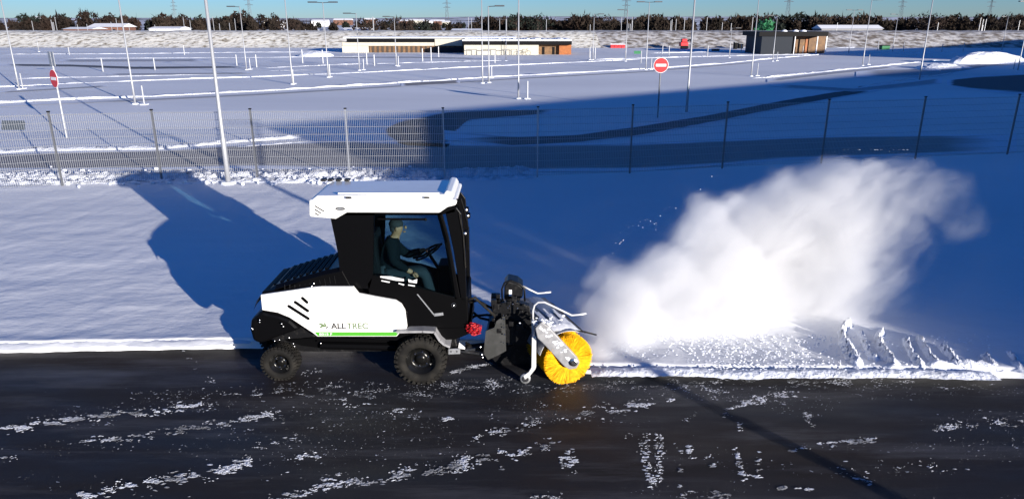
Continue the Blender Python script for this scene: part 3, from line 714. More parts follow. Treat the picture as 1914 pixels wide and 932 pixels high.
YD = G(1480, 103, 0)[1]
bl = empty('service_building', (P(1480,103,YD)[0], YD, 0), 'dark flat roofed building with a slate wall, open porch and brown door, right', 'building')
q = bx(1421, 1483, 64, 104, YD, 7); MB().box(*q[:4], -.2, q[5]).build('wall', 'slate', bl)
q = bx(1483, 1547, 66, 104, YD+2.2, 4.8); MB().box(q[0]+.01, q[1], q[2], q[3], -.2, q[5]).build('wall', 'wood', bl)
q = bx(1419, 1549, 59.5, 68, YD-.3, 7.6); MB().box(*q).build('fascia', 'clad', bl)
q = bx(1503, 1512, 72, 103, YD+2.1, .1); MB().box(*q[:4], 0, q[5]).build('door', 'orange', bl)
for u in (1485, 1527, 1544):
    q = bx(u-1.6, u+1.6, 67, 104, YD-.1, .22); MB().box(*q[:4], -.1, q[5]).build('column', 'signwhite', bl)
for u in (1466, 1487, 1502):
    p = P(u, 59.5, YD+2); MB().ball((p[0], YD+2, p[2]-.02), .42, 10, 8, (1.1,1,.7)).build('roof_vent', 'lump', bl)

# the big hall behind the camera, to the right, whose shadow covers the right of the picture
c0 = Vector((33.7, -27.5, 0)); e1 = Vector((0.792, 0.611, 0)); e2 = Vector((0.611, -0.792, 0))
hall = empty('storage_hall', tuple(c0), 'large grey storage hall behind the camera, its shadow lying over the snow', 'building')
cc = c0+e1*45+e2*14
MB().obox(cc+Vector((0,0,5.4)), e1*45, e2*14, (0,0,5.4)).build('wall', 'grey', hall)
MB().obox(cc+Vector((0,0,10.96)), e1*45.05, e2*14.05, (0,0,.15)).build('roof', 'clad', hall)
for k in range(8):
    c_ = c0+e1*(7+k*10.5)-e2*0.06; MB().obox(c_+Vector((0,0,2.2)), e1*2, e2*.05, (0,0,2.2)).build('roller_door', 'slate', hall)
for (px, py, w, h, lab) in ((93, 37, 62, 11.9, 'grey hall beyond the right picture edge shading the far car park'),):
    hh = empty('storage_hall', (px, py, 0), lab, 'building')
    cc = Vector((px, py, 0))+e1*w/2
    MB().obox(cc+Vector((0,0,h/2)), e1*w/2, e2*8, (0,0,h/2)).build('wall', 'grey', hh); MB().obox(cc+Vector((0,0,h+.1)), e1*(w/2+.1), e2*8.1, (0,0,.1)).build('roof', 'clad', hh)

# houses and sheds behind the bank
def house(u0, u1, vr, ve, vb, Y, wallm, label, dep=9, gable=True):
    a = P(u0, ve, Y); b = P(u1, ve, Y); zr = P(u0, vr, Y)[2]; zb = min(P(u0, vb, Y)[2], 1.0); ze = a[2]
    h = empty('house' if gable else 'shed', ((a[0]+b[0])/2, Y, 0), label, 'house' if gable else 'shed')
    MB().box(a[0], b[0], Y, Y+dep, zb-3, ze).build('wall', wallm, h)
    x0, x1 = a[0]-.4, b[0]+.4
    MB().add([(x0,Y-.5,ze+.02),(x1,Y-.5,ze+.02),(x1,Y+dep+.5,ze+.02),(x0,Y+dep+.5,ze+.02),(x0+.2,Y+dep/2,zr),(x1-.2,Y+dep/2,zr)], [(0,1,5,4),(3,4,5,2),(0,4,3),(1,2,5),(0,3,2,1)]).build('roof', 'snow', h)
    n = max(2, int((b[0]-a[0])/4))
    for k in range(n):
        xx = a[0]+(k+.5)*(b[0]-a[0])/n; MB().box(xx-.5, xx+.5, Y-.05, Y+.02, ze-1.9, ze-.7).build('window', 'clad', h)
house(118,170,51,55,62,235,'brick','low brick house with a snowy roof, leftmost behind the bank')
house(165,228,44,51,62,250,'brick','brick house with a tall snowy gabled roof behind the bank, left')
house(278,334,50,54,60,240,'signwhite','long white house with a flat snowy roof behind the bank')
house(54,76,31,36,44,620,'cream','pale farmhouse on the far hill above the left woods')
house(495,592,55,59,66,300,'grey','long low pale shed beyond the bank, left of the pale building', gable=False)
house(640,690,52,57,66,290,'cream','pale shed between the bare trees behind the pale building', gable=False)
house(845,898,54,57,68,280,'cream','pale wall of a shed left of the dark woods', gable=False)
house(1536,1650,47,54,66,300,'grey','long grey barn right of the dark building, snowy roof')
house(1834,1862,47,51,58,330,'brick','low house with a snowy roof before the woods, right')
house(1896,1925,41,47,56,360,'signwhite','white house at the right picture edge before the woods')
house(1630,1652,60,64,70,230,'cream','small tent like shed with a snow covered slope, right', gable=False)
for k, (u, v, Y, w) in enumerate([(755,41,900,20),(778,40,950,26),(800,42,900,18),(818,41,1000,24),(833,43,850,14),(597,41,900,30),(640,39,1000,34),(505,40,950,24),(530,43,800,16),(690,38,1100,20)]):
    house(u-w/2, u+w/2, v-4, v-1, v+3, Y, ['brick','cream','signwhite'][k % 3],
          ['red house leftmost in the hamlet on the far hill','cream house second in the hamlet on the far hill','small white house in the middle of the far hamlet','brick house right of the middle of the far hamlet','smallest cream house at the right end of the far hamlet','white farm on the hill left of the hamlet','long brick farm on the far ridge behind the bare trees','cream farm on the far ridge left of the lamp head','small white house on the slope under the lamp head','distant brick house alone on the far ridge'][k], dep=10)

# ------------------------------------------------------------------ pylons
def pylon(u, Y, H, label):
    x = P(u, 45, Y)[0]; r = empty('pylon', (x, Y, 0), label, 'pylon', 'power pylons on the horizon'); b = MB(); t = .13
    def w(z): return max(0.5, 2.0*(1-z/H)+0.35)
    zs = [0, 6, 12, 17, 22, 26, 30, 34, H]
    for z0, z1 in zip(zs[:-1], zs[1:]):
        for sx in (-1, 1):
            for sy in (-1, 1): b.tube([(x+sx*w(z0), Y+sy*w(z0), z0), (x+sx*w(z1), Y+sy*w(z1), z1)], t, 4)
            b.tube([(x+sx*w(z0), Y-w(z0), z0), (x-sx*w(z1), Y-w(z1), z1)], t*.8, 4)
    b.build('mast', 'post', r)
    for z, l in ((24, 4.5), (29, 5.5), (34, 3.5)):
        MB().tube([(x-l, Y, z), (x, Y, z+1.2), (x+l, Y, z)], .15, 4).tube([(x-l, Y, z), (x+l, Y, z)], .13, 4).build('crossarm', 'post', r)
for a in [(469,820,36,'steel lattice pylon above the left woods, leftmost'),(836,950,38,'steel lattice pylon above the far hamlet'),(1169,850,38,'lattice pylon above the woods left of the no entry sign'),
          (1470,700,32,'dark lattice pylon directly behind the dark building'),(1681,900,38,'lattice pylon above the long grey barn'),(1846,900,30,'hazy lattice pylon above the woods at far right'),(329,1100,44,'faint distant pylon above the white house, left')]: pylon(*a)

# ------------------------------------------------------------------ woods
def crown_tris(cx, cy, cz, rx, ry, rz, n, s):
    d = RNG.normal(size=(n, 3)); d /= np.linalg.norm(d, axis=1)[:, None]; rad = RNG.uniform(0.45, 1.05, n)**0.6
    lump = 0.75+0.5*vnoise(d[:,0]*2.1+cx, d[:,2]*2.1+cy, 3)
    c = np.stack([cx+d[:,0]*rx*rad*lump, cy+d[:,1]*ry*rad*lump, cz+d[:,2]*rz*rad*lump], 1)
    a = RNG.normal(size=(n, 3))*s*0.5; b = RNG.normal(size=(n, 3))*s*0.5; a[:,2] = np.abs(a[:,2])*1.5
    return np.stack([c, c+a, c+b], 1).reshape(-1, 3)
def wood(spans, name, m, label, n_tri=150, s=1.0, kind='stuff'):
    n_tri = int(n_tri*1.5); s *= 1.25
    T = []; Tr = MB()
    for (u0, u1, Y, vt0, vt1, dens) in spans:
        X0, X1 = P(u0, 45, Y)[0], P(u1, 45, Y)[0]; n = int(abs(X1-X0)/dens*1.3)
        for i in range(n):
            t = (i+random.random())/n; u = u0+(u1-u0)*t; y = Y+random.uniform(0, 40); x = X0+(X1-X0)*t
            top = P(u, vt0+(vt1-vt0)*t, y)[2]*random.uniform(.82, 1.05)*(.60+.75*float(vnoise(np.array([u*.022]), np.array([Y*.1]), 6)[0])); top = max(top, 4.0)
            rz = top*0.46; rx = random.uniform(.3, .5)*top
            T.append(crown_tris(x, y, top-rz, rx, rx*.8, rz, n_tri, s))
            T.append(crown_tris(x, y, top*.25, rx*1.1, rx, top*.25, n_tri//3, s))
            Tr.tube([(x,y,0),(x,y,top*.6)], [.22,.1], 4)
    V = np.concatenate(T); o = fast_mesh(name, V, np.arange(len(V)).reshape(-1, 3), m, smooth=False)
    tag(o, label, 'woods', kind=kind)
wood([(-250,330,330,30,32,3.6),(0,120,300,32,30,3.2),(330,480,330,34,33,3.5)], 'woodland', 'twigdark', 'dark belt of woods behind the bank on the left', 190)
wood([(120,520,290,42,40,3.4),(480,640,280,52,49,6.5),(640,900,300,45,44,5.2)], 'woodland', 'twig', 'brown bare woods on the left behind the long buildings', 170)
wood([(895,1080,330,30,33,2.8),(1040,1140,320,34,33,3.0),(920,1010,300,36,36,3.2)], 'woodland', 'twigdark', 'dark woods behind the cream wall', 210)
wood([(1080,1430,330,33,35,3.0),(1100,1430,300,40,41,3.6)], 'woodland', 'twig', 'long brown belt of bare trees right of the cream building', 200)
wood([(1430,1710,340,37,35,3.2),(1600,2100,320,36,38,3.2),(1700,2200,330,34,35,3.4)], 'woodland', 'twig', 'brown belt of bare trees behind the dark building and to the right', 190)
wood([(1430,1600,360,33,34,3.6),(0,480,420,31,33,5.5),(1800,2200,420,33,34,5),(640,900,700,42,41,16),(480,660,650,43,42,16)], 'woodland', 'ever', 'dark green far tree line on the horizon', 120, 1.3)
def tree(u, vt, Y, rx, m, label, n=420, s=.8, trunk_m='trunk'):
    x = P(u, 45, Y)[0]; top = P(u, vt, Y)[2]; r = empty('tree', (x, Y, 0), label, 'tree', 'single trees before the woods')
    b = MB(); b.tube([(x,Y,0),(x+.1,Y,top*.4),(x,Y,top*.75)], [.3,.2,.06], 6)
    for k in range(7):
        a = k*.9; b.tube([(x,Y,top*(.3+.05*k)),(x+rx*.7*math.cos(a),Y+rx*.7*math.sin(a),top*(.5+.05*k))], [.1,.03], 4)
    b.build('trunk', trunk_m, r)
    V = crown_tris(x, Y, top*.62, rx, rx, top*.38, n, s)-np.array([x, Y, 0]); fast_mesh('crown', V, np.arange(len(V)).reshape(-1,3), m, r, False)
tree(1430,40,215,2.6,'leafgreen','bright green tree beside the dark building')
tree(1735,25,300,8,'twigdark','round dark bare tree left of the slim lamp post, right')
tree(1892,27,300,6.5,'twigdark','tall bare tree above the house near the right edge')
tree(1125,28,310,7.5,'twigdark','big rounded bare tree right of the orange end wall')
tree(745,35,270,7,'twig','broad bare tree behind the band roof of the pale building')
tree(690,36,270,7,'twigdark','dark bare tree left in the group behind the pale building')
tree(537,36,240,4.5,'twigdark','dark bare tree behind the lamp left of the pale building')
tree(1005,28,300,5,'ever','dark conifer clump behind the lamp above the cab')
tree(965,26,300,4.5,'ever','pointed conifer behind the tall lamp above the cab')
tree(1452,43,260,3,'ever','dark conifer right of the bright green tree')
tree(790,44,240,3,'ever','green conifer behind the wooden wall')

# small coloured things far off in the car park
x, y = G(1157,90,SN); y0 = y
bl = empty('barrier', (x, y, SN), 'low red barrier with snow on it, far centre right', 'barrier')
q = bx(1141, 1169, 83.5, 90, y, .5)
for k in range(4):
    a_ = q[0]+(q[1]-q[0])*k/4; MB().box(a_+.05, a_+(q[1]-q[0])/4-.05, y, y+.5, SN, q[5]).build('block', 'red', bl)
MB().box(q[0], q[1], y+.05, y+.45, q[5]+.004, q[5]+.1).build('snow_cap', 'lump', bl)
x, y = G(1280,91.5,SN)
dg = empty('excavator', (x, y, SN), 'small red excavator parked left of the dark lamp post, far off', 'excavator')
a_ = P(1272,91,y)[0]; c_ = P(1286,91,y)[0]
MB().box(a_, c_, y, y+1.6, SN+.4, SN+1.1).build('body', 'red', dg, bevel=.08); MB().box(a_+.2, a_+1.1, y+.1, y+1.2, SN+1.1, SN+1.65).build('cab', 'red', dg, bevel=.08)
MB().box(a_, c_, y-.1, y+.3, SN, SN+.5).build('track', 'clad', dg, bevel=.1); MB().tube([(c_-.2,y+.8,SN+1.2),(c_+.5,y+.8,SN+1.5),(c_+1.0,y+.8,SN+.6)], .14, 6).build('boom', 'clad', dg)
for (u0, u1, v0, v1, m_, lab, nm, cat) in [(1373,1379,80,92,'clad','narrow black container left of its twin, before the bank','container','container'),(1381,1390,82,91,'clad','wider black container before the bank right of the dark lamp post','container','container'),
        (1333,1345,93,97,'clad','flat black box on the snow left of the black containers','container','container'),(1648,1664,86,93,'leafgreen','small green skip on the snow right of the dark building','skip','skip')]:
    y = G(u0, v1, SN)[1]; q = bx(u0, u1, v0, v1, y, 1.0); h = empty(nm, (q[0], y, SN), lab, cat)
    MB().box(*q[:4], SN, q[5]).build('body', m_, h, bevel=.05); MB().box(q[0]-.05, q[1]+.05, y-.05, y+1.05, q[5]+.003, q[5]+.1).build('lid', 'clad' if m_ != 'clad' else 'post', h)
x, y = G(1198,118,SN); g = empty('road_sign', (x, y, SN), 'green plate on a pale post behind the no entry sign', 'road sign')
MB().tube([(x,y,SN),(x,y,P(1198,95,y)[2])], .05, 6).build('post', 'polewhite', g); q = bx(1185, 1197.5, 95.5, 101, y-.08, .04); MB().box(*q).build('plate', 'leafgreen', g)

# ------------------------------------------------------------------ the machine
YN, YC, YF = 7.74, 8.27, 8.80
TX = P(650, 700, YC)[0]
T = empty('compact_tractor', (TX, YC, 0), 'white and black compact tractor with a cab and a front sweeper, clearing snow', 'tractor')
def pz(uv, Y): return [(P(u, v, Y)[0], P(u, v, Y)[2]) for u, v in uv]
def plate(uv, y0, y1, name, m, parent=T, bevel=0.0, ref=None):
    return MB().prism(pz(uv, ref or y0), y0, y1).build(name, m, parent, bevel=bevel)

# body core and engine hood
plate([(486,548),(560,540),(640,534),(664,540),(672,552),(740,565),(762,585),(764,622),(742,634),(592,634),(545,602),(490,586)], 7.84, 8.70, 'body', 'black', bevel=.02, ref=7.80)
TOPL = [(489,540),(492,531),(500,520),(528,502),(575,488),(616,477),(650,470)]
def hz(u, Y=8.5): return P(u, float(np.interp(u, [q[0] for q in TOPL], [q[1] for q in TOPL])), Y)
top_ = [(P(u, v, 8.2)[0], P(u, v, 8.5)[2]) for u, v in TOPL]; bot_ = pz([(655,537),(590,538),(487,552)], 7.84)
hd = MB(); n_ = len(top_)
for y_, dz in ((7.86, -.035), (7.93, 0), (8.60, 0), (8.68, -.035)):
    hd.v += [(x, y_, z+dz) for x, z in top_]+[(x, y_, z) for x, z in bot_]
kk_ = n_+len(bot_)
for j in range(3):
    for i in range(kk_): i2 = (i+1) % kk_; hd.f.append((j*kk_+i, (j+1)*kk_+i, (j+1)*kk_+i2, j*kk_+i2))
hd.f += [tuple(range(kk_)), tuple(range(4*kk_-1, 3*kk_-1, -1))]; hood = hd.build('engine_hood', 'blackgloss', T, bevel=.03)
for k in range(11):                          # ribs of the perforated cover
    u = 530+k*9.5; p0 = (P(u, 520, 7.855)[0], 0, hz(u)[2]-.06); p1 = P(u+2, 532-k*.2, 7.855)
    MB().tube([(p0[0],7.857,p0[2]),(p1[0],7.857,p1[2])], .005, 5).build('louvre', 'dark', hood)
g_ = MB()
for k in range(10):
    u = 512+k*12; z = hz(u)[2]; x = P(u, 500, 8.2)[0]; g_.box(x-.02, x+.02, 7.97, 8.56, z-.01, z+.012)
g_.build('grille', 'black', hood)
panel_uv = [(487,551),(583,537),(600,535.5),(660,535.5),(670,548),(700,554),(739,561),(750,568),(757,580),(761,610),(758,617),(748,621),(741,628.5),(593,628.5),(585,622),(541,593),(519,584),(490,579)]
sp_near = plate(panel_uv, 7.80, 7.838, 'side_panel', 'white', bevel=.006)
MB().prism(pz(panel_uv, 7.80), 8.702, 8.74).build('side_panel', 'white', T, bevel=.006)
plate([(588,620.3),(747,620.3),(740.5,627.2),(594,627.2)], 7.7965, 7.7985, 'stripe', 'green', sp_near)
for (a, b_) in (((540,572),(576,595)), ((552,564.5),(575,580.5)), ((565.5,557),(573.5,564.5))):
    p0, p1 = P(*a, 7.797), P(*b_, 7.797); d = (Vector(p1)-Vector(p0)).normalized(); n_ = Vector((-d.z, 0, d.x))*.019; pts = []
    for q_, s_ in ((p0, -1), (p1, 1)):
        base = math.atan2(d.z*s_, d.x*s_)
        for k in range(-3, 4): an = base+k*math.pi/6; pts.append((q_[0]+.019*math.cos(an), q_[2]+.019*math.sin(an)))
    MB().prism(pts, 7.7965, 7.7992).build('vent_slot', 'black', sp_near)
def text(body, u, v, hpx, m, parent, Y, name='lettering', width=None, shear=0, bold=0.0):
    cu = bpy.data.curves.new(name, 'FONT'); cu.body = body; cu.size = 1; cu.extrude = 0.0; cu.offset = bold; cu.shear = shear
    o = bpy.data.objects.new(name, cu); COL.objects.link(o); bpy.context.view_layer.update()
    me = bpy.data.meshes.new_from_object(o); bpy.data.objects.remove(o)
    co = np.array([v_.co[:] for v_ in me.vertices]); x0, x1 = co[:,0].min(), co[:,0].max(); y0_, y1_ = co[:,1].min(), co[:,1].max()
    a = P(u, v, Y); top = P(u, v-hpx, Y); H = (top[2]-a[2]); Wd = (P(u+width, v, Y)[0]-a[0]) if width else (x1-x0)/(y1_-y0_)*H
    for v_ in me.vertices:
        X_ = a[0]+(v_.co.x-x0)/(x1-x0)*Wd; Z_ = a[2]+(v_.co.y-y0_)/(y1_-y0_)*H
        v_.co = Vector((X_, Y, Z_))-Vector(parent['_o'])
    me.materials.append(M[m]); o = bpy.data.objects.new(name, me); COL.objects.link(o); o.parent = parent; return o
text('ALL', 619, 614.3, 11, 'ink', sp_near, 7.7965, width=28, bold=.02)
text('TREC', 648.5, 614.3, 11, 'ltgreen', sp_near, 7.7965, width=40, bold=.015)
text('8015 F', 597, 626, 4.0, 'signwhite', sp_near, 7.7955, width=24, bold=.02)
lg = MB()
for (u, v, rx, rz, rot) in ((601,606,5,1.8,-.35),(605,609,6,2,.1),(600,611,4,1.2,.4),(607,605,3,1.3,-.9)):
    p = P(u, v, 7.7965); k = 12; s_ = 1/154
    lg.prism([(p[0]+s_*(rx*math.cos(t)*math.cos(rot)-rz*math.sin(t)*math.sin(rot)), p[2]+s_*(rx*math.cos(t)*math.sin(rot)+rz*math.sin(t)*math.cos(rot))) for t in [2*math.pi*i/k for i in range(k)]], 7.7960+.0003*rx*.1, 7.7985)
lg.build('emblem', 'ltgreen', sp_near)
plate([(608,612.6),(612,610),(614,611),(610,613.6)], 7.7962, 7.7985, 'emblem_dot', 'ink', sp_near)

# chassis, rear weight, tank
plate([(500,600),(560,612),(592,634),(850,634),(856,660),(700,664),(560,664),(500,640)], 8.0, 8.54, 'chassis', 'dark', bevel=.02, ref=7.9)
plate([(486,583),(500,588),(520,592),(540,600),(560,618),(520,632),(500,640),(484,645),(470,640),(464,618),(466,600),(480,588)], 7.90, 8.64, 'rear_weight', 'blackgloss', bevel=.04, ref=7.86)
for (u, v) in ((486,597),(486,601),(471,612),(473,614),(527,604),(530,609),(514,636),(523,634),(541,630),(549,641),(551,646),(562,596),(600,640),(583,534),(587,529),(590,535),(594,536)):
    Yq = 7.86 if v > 590 else 7.85
    p = P(u, v, Yq); MB().ball((p[0], Yq-.01, p[2]), .011, 8, 6).build('bolt_head', 'chrome', T)
plate([(700,618),(752,615),(870,612),(880,600),(880,622),(850,634),(742,636),(700,634)], 7.86, 8.68, 'floor_pan', 'black', ref=7.86)
MB().tube([P(600,645,7.95), P(740,648,7.95)], .05, 8).build('fuel_tank', 'black', T)
plate([(530,640),(560,650),(600,655),(740,656),(740,640),(600,634)], 7.97, 8.0, 'underbody_frame', 'black', ref=7.9)

# wheels
def wheel(u, v, r, y0, y1, name, tread=True):
    c = P(u, v, y0); c = (c[0], (y0+y1)/2, max(c[2], r)); hw = abs(y1-y0)/2
    c = (c[0], c[1], r+0.002)
    rw = MB().lathe_y(c, [(r*.58,-hw*.75),(r*.62,-hw*.98),(r*.80,-hw),(r*.93,-hw*.93),(r*.985,-hw*.72),(r,0),(r*.985,hw*.72),(r*.93,hw*.93),(r*.80,hw),(r*.62,hw*.98),(r*.58,hw*.75)], 48)
    w = rw.build(name, 'rubber', T, smooth=True)
    tr = MB(); n = 30
    for k in range(n):
        for j, yy in enumerate((-.74, -.25, .25, .74)):
            a = 2*math.pi*(k+.5*(j % 2))/n; ca, sa = math.cos(a), math.sin(a); cc_ = Vector((c[0]+r*ca, c[1]+hw*yy, c[2]+r*sa))
            tr.obox(cc_, Vector((-sa,0,ca))*r*.066, (0,hw*.17,0), Vector((ca,0,sa))*.012)
        a = 2*math.pi*k/n; ca, sa = math.cos(a), math.sin(a)
        for s_ in (-1, 1): tr.obox((c[0]+r*.93*ca, c[1]+s_*hw*.95, c[2]+r*.93*sa), Vector((-sa,0,ca))*r*.05, (0,.008,0), Vector((ca,0,sa))*r*.05)
    tr.build('tread', 'rubber', w)
    s_ = -1
    rm = MB().lathe_y(c, [(r*.60,-hw*.78),(r*.57,-hw*.70),(r*.50,-hw*.45),(r*.42,-hw*.30),(r*.40,-hw*.18),(r*.22,-hw*.22),(r*.20,-hw*.45),(r*.08,-hw*.5),(0.001,-hw*.5)], 32).build('rim', 'rim', w, smooth=True)
    bt = MB()
    for k in range(6):
        a = k*math.pi/3+.3; bt.ball((c[0]+r*.31*math.cos(a), c[1]-hw*.28, c[2]+r*.31*math.sin(a)), .011, 6, 5)
    bt.build('wheel_nut', 'chrome', w)
    return w
wheel(785,671,.305,7.72,7.97,'front_wheel'); wheel(785,671,.305,8.57,8.82,'front_wheel')
wheel(521,681,.218,7.82,8.02,'rear_wheel'); wheel(521,681,.218,8.52,8.72,'rear_wheel')
fd = MB(); path = [P(742,620,7.74), P(790,619,7.74), P(812,620,7.74), P(822,636,7.74), P(830,643,7.74), P(841,648,7.74)]
for a, b_ in zip(path[:-1], path[1:]):
    a, b_ = Vector(a), Vector(b_); d = (b_-a); n_ = Vector((-d.z, 0, d.x)).normalized(); mid = (a+b_)/2; mid.y = 7.855
    fd.obox(mid, d/2*1.03, (0,.125,0), n_*.013)
fd.build('fender', 'fender', T); 
fd2 = MB(); fd2.v = [(a, 2*YC-b_, c) for a, b_, c in fd.v]; fd2.f = fd.f; fd2.build('fender', 'fender', T)
plate([(838,652),(860,651),(860,661),(838,662)], 7.80, 7.82, 'bracket', 'galv', bevel=.003)
for u in (843, 854):
    p = P(u, 656.5, 7.80); MB().tube([(p[0],7.797,p[2]),(p[0],7.81,p[2])], .010, 8).build('bracket_hole', 'ink', T)
MB().tube([P(856,655,7.9), P(905,662,7.9)], .03, 8).build('lift_arm', 'dark', T)
plate([(869,652),(888,651),(888,655),(869,656)], 7.85, 7.87, 'hose_clip', 'chrome')
for u, v in ((898,648),(900,662),(902,667)):
    p = P(u, v, 7.86); MB().ball(p, .014, 8, 6).build('hose_coupling', 'chrome', T)

# cab: near and far side frames, doors, glass, roof
CN, CF = 7.87, 8.67
def both(uv, t, name, m, bevel=.0, far=True, ref=None):
    o = MB().prism(pz(uv, ref or CN), CN, CN+t).build(name, m, T, bevel=bevel)
    if far: MB().prism(pz(uv, ref or CN), CF-t, CF).build(name, m, T, bevel=bevel)
    return o
both([(617,404),(650,396),(700,396),(697,515),(690,540),(648,536),(637,534),(632,474)], .03, 'rear_side_window', 'blackgloss')
plate([(617,404),(650,396),(655,420),(662,536),(637,534),(630,474)], CN+.032, CF-.032, 'cab_rear_wall', 'black', ref=CN)
both([(645,394),(850,386),(850,396),(822,402),(645,402)], .04, 'roof_rail', 'black')
both([(816,398),(826,398),(838,440),(860,556),(850,560),(830,450)], .035, 'door_pillar', 'black', bevel=.006)
both([(832,396),(853,388),(862,400),(870,470),(872,560),(862,560),(848,470)], .035, 'front_pillar', 'blackgloss', bevel=.006)
both([(686,530),(699,512),(745,528),(775,533),(820,547),(852,555),(873,558),(875,600),(872,612),(852,619),(790,618),(762,616),(757,580),(740,560),(690,551)], .035, 'door', 'black', bevel=.008)
dr = bpy.data.objects['door']
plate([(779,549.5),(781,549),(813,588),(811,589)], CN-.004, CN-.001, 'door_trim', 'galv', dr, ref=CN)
p = P(848, 570, CN-.004); k = 16; MB().lathe_y((p[0], CN-.006, p[2]), [(.030,0),(.030,.005),(.022,.005),(.022,0),(.030,0)], 20).build('door_lock', 'chrome', dr)
MB().ball((p[0], CN-.004, p[2]), .008, 8, 6).build('lock_pin', 'chrome', dr)
plate([(812,585),(828,583),(829,588),(812,590)], CN-.012, CN-.001, 'door_handle', 'galv', dr, ref=CN)
both([(698,400),(822,400),(836,450),(852,556),(775,536),(745,530),(698,514)], .006, 'side_glass', 'glass', ref=CN)
# windscreen between the front pillars
w0, w1 = P(846,390,CN), P(868,560,CN)
MB().add([(w0[0],CN+.04,w0[2]),(w1[0],CN+.04,w1[2]),(w1[0],CF-.04,w1[2]),(w0[0],CF-.04,w0[2])], [(0,1,2,3)]).build('windscreen', 'glass', T)
fpn = MB(); q0, q1 = P(866,556,CN), P(880,612,CN); fpn.box(q1[0]-.14, q1[0]-.03, CN+.04, CF-.04, q1[2], q0[2]); fpn.build('front_panel', 'black', T, bevel=.02)
MB().tube([P(706,409,CN-.02), P(795,410,CN-.02)], .012, 8).build('grab_bar', 'black', T); p = P(795,410,CN-.02); MB().ball(p, .02, 8, 6).build('grab_bar_end', 'black', T)
MB().tube([(w0[0]+.06,8.0,w0[2]-.3),(w0[0]+.1,8.25,w0[2]-.62),(w1[0]-.02,8.3,w1[2]+.1)], .01, 6).build('wiper', 'black', T)
# front corner fittings: mirrors, work lamps
MB().tube([P(848,374,7.9), P(862,372,7.88), P(868,392,7.86), P(872,412,7.86)], .012, 6).build('mirror_arm', 'black', T)
for (u, v, w_) in ((871,392,.035),(874,403,.022),(869,436,.03)):
    p = P(u, v, 7.88); l_ = MB().box(p[0]-.03,p[0]+.03,7.86,7.93,p[2]-.03,p[2]+.03).build('work_lamp', 'black', T, bevel=.01)
    MB().lathe_y((p[0]+.0,7.857,p[2]), [(.02,0),(.001,-.006)], 12).build('lens', 'chrome', l_)
MB().box(P(868,440,8.5)[0], P(872,440,8.5)[0]+.02, 8.62, 8.78, P(868,470,8.6)[2], P(868,430,8.6)[2]).build('mirror', 'black', T, bevel=.01)
MB().tube([P(858,398,CN-.01), P(866,440,CN-.01), P(870,500,CN-.01)], .009, 6).build('cable', 'rubber', T)
# roof
RN, RF = 7.81, 8.71
rf = MB().prism(pz([(577.5,374),(577.5,403),(581,405.5),(627,409.5),(648,397.5),(821,398),(836,387.5),(851,384),(854,379),(852,374.5),(846,373),(650,372),(590,373)], RN), RN, RF).build('roof', 'white', T, bevel=.015)
zt = P(700,371.5,RN)[2]
x0, x1, x2, x3 = P(580,372,RN)[0], P(632,372,RN)[0], P(820,372,RN)[0], P(848,372,RN)[0]
cap = MB(); yy = (RN+.015, RN+.06, RF-.06, RF-.015); zz = (zt-.02, zt+.032)
ring = []
cap.add([(x0,yy[0],zz[0]),(x3,yy[0],zz[0]),(x3,yy[3],zz[0]),(x0,yy[3],zz[0]),
         (x0+.06,yy[1],zt+.022),(x3-.09,yy[1],zt+.038),(x3-.09,yy[2],zt+.038),(x0+.06,yy[2],zt+.022)], [(0,1,5,4),(1,2,6,5),(2,3,7,6),(3,0,4,7),(4,5,6,7)])
cap.build('roof_cap', 'white', rf, bevel=.012)
MB().box(x1-.02, x2, RN+.085, RN+.095, zt+.03, zt+.05).build('roof_rib', 'white', rf, bevel=.003)
fxa = P(828,372,RN)[0]
MB().add([(fxa,RN+.08,zt+.034),(x3+.0,RN+.08,zt+.0),(x3+.0,RF-.02,zt+.0),(fxa,RF-.02,zt+.034),(fxa+.03,RN+.10,zt+.07),(x3-.03,RN+.10,zt+.06),(x3-.03,RF-.03,zt+.06),(fxa+.03,RF-.03,zt+.07)],
         [(0,1,5,4),(1,2,6,5),(2,3,7,6),(3,0,4,7),(4,5,6,7),(0,3,2,1)]).build('air_intake', 'white', rf, bevel=.01)
for u in (607,620,635,651):
    p = P(u, 346, RF-.06); MB().box(p[0]-.035, p[0]+.03, RF-.12, RF-.03, zt+.03, zt+.06).build('roof_slot', 'ink', rf, bevel=.008)
for (a, b_) in (((588.5,384.5),(606,395)),((588.5,391),(600,398.5)),((588.5,398),(596,402))):
    p0, p1 = Vector(P(*a, RN-.0)), Vector(P(*b_, RN)); d = p1-p0; MB().obox((p0+p1)/2+Vector((0,-.001,0)), d/2, (0,.003,0), Vector((-d.z,0,d.x)).normalized()*.006).build('vent_slot', 'ink', rf)
p = P(636, 390, RN); k = 24
MB().prism([(p[0]+.055*math.cos(2*math.pi*i/k), p[2]+.02*math.sin(2*math.pi*i/k)) for i in range(k)], RN-.003, RN+.001).build('badge', 'ink', rf)
MB().prism([(p[0]+.042*math.cos(2*math.pi*i/k), p[2]+.011*math.sin(2*math.pi*i/k)) for i in range(k)], RN-.005, RN-.003).build('badge', 'galv', rf)
for u in (652, 798):
    p = P(u, 369, RN+.01); MB().box(p[0]-.03, p[0]+.03, RN-.004, RN+.012, p[2]-.008, p[2]+.008).build('clip', 'dark', rf)
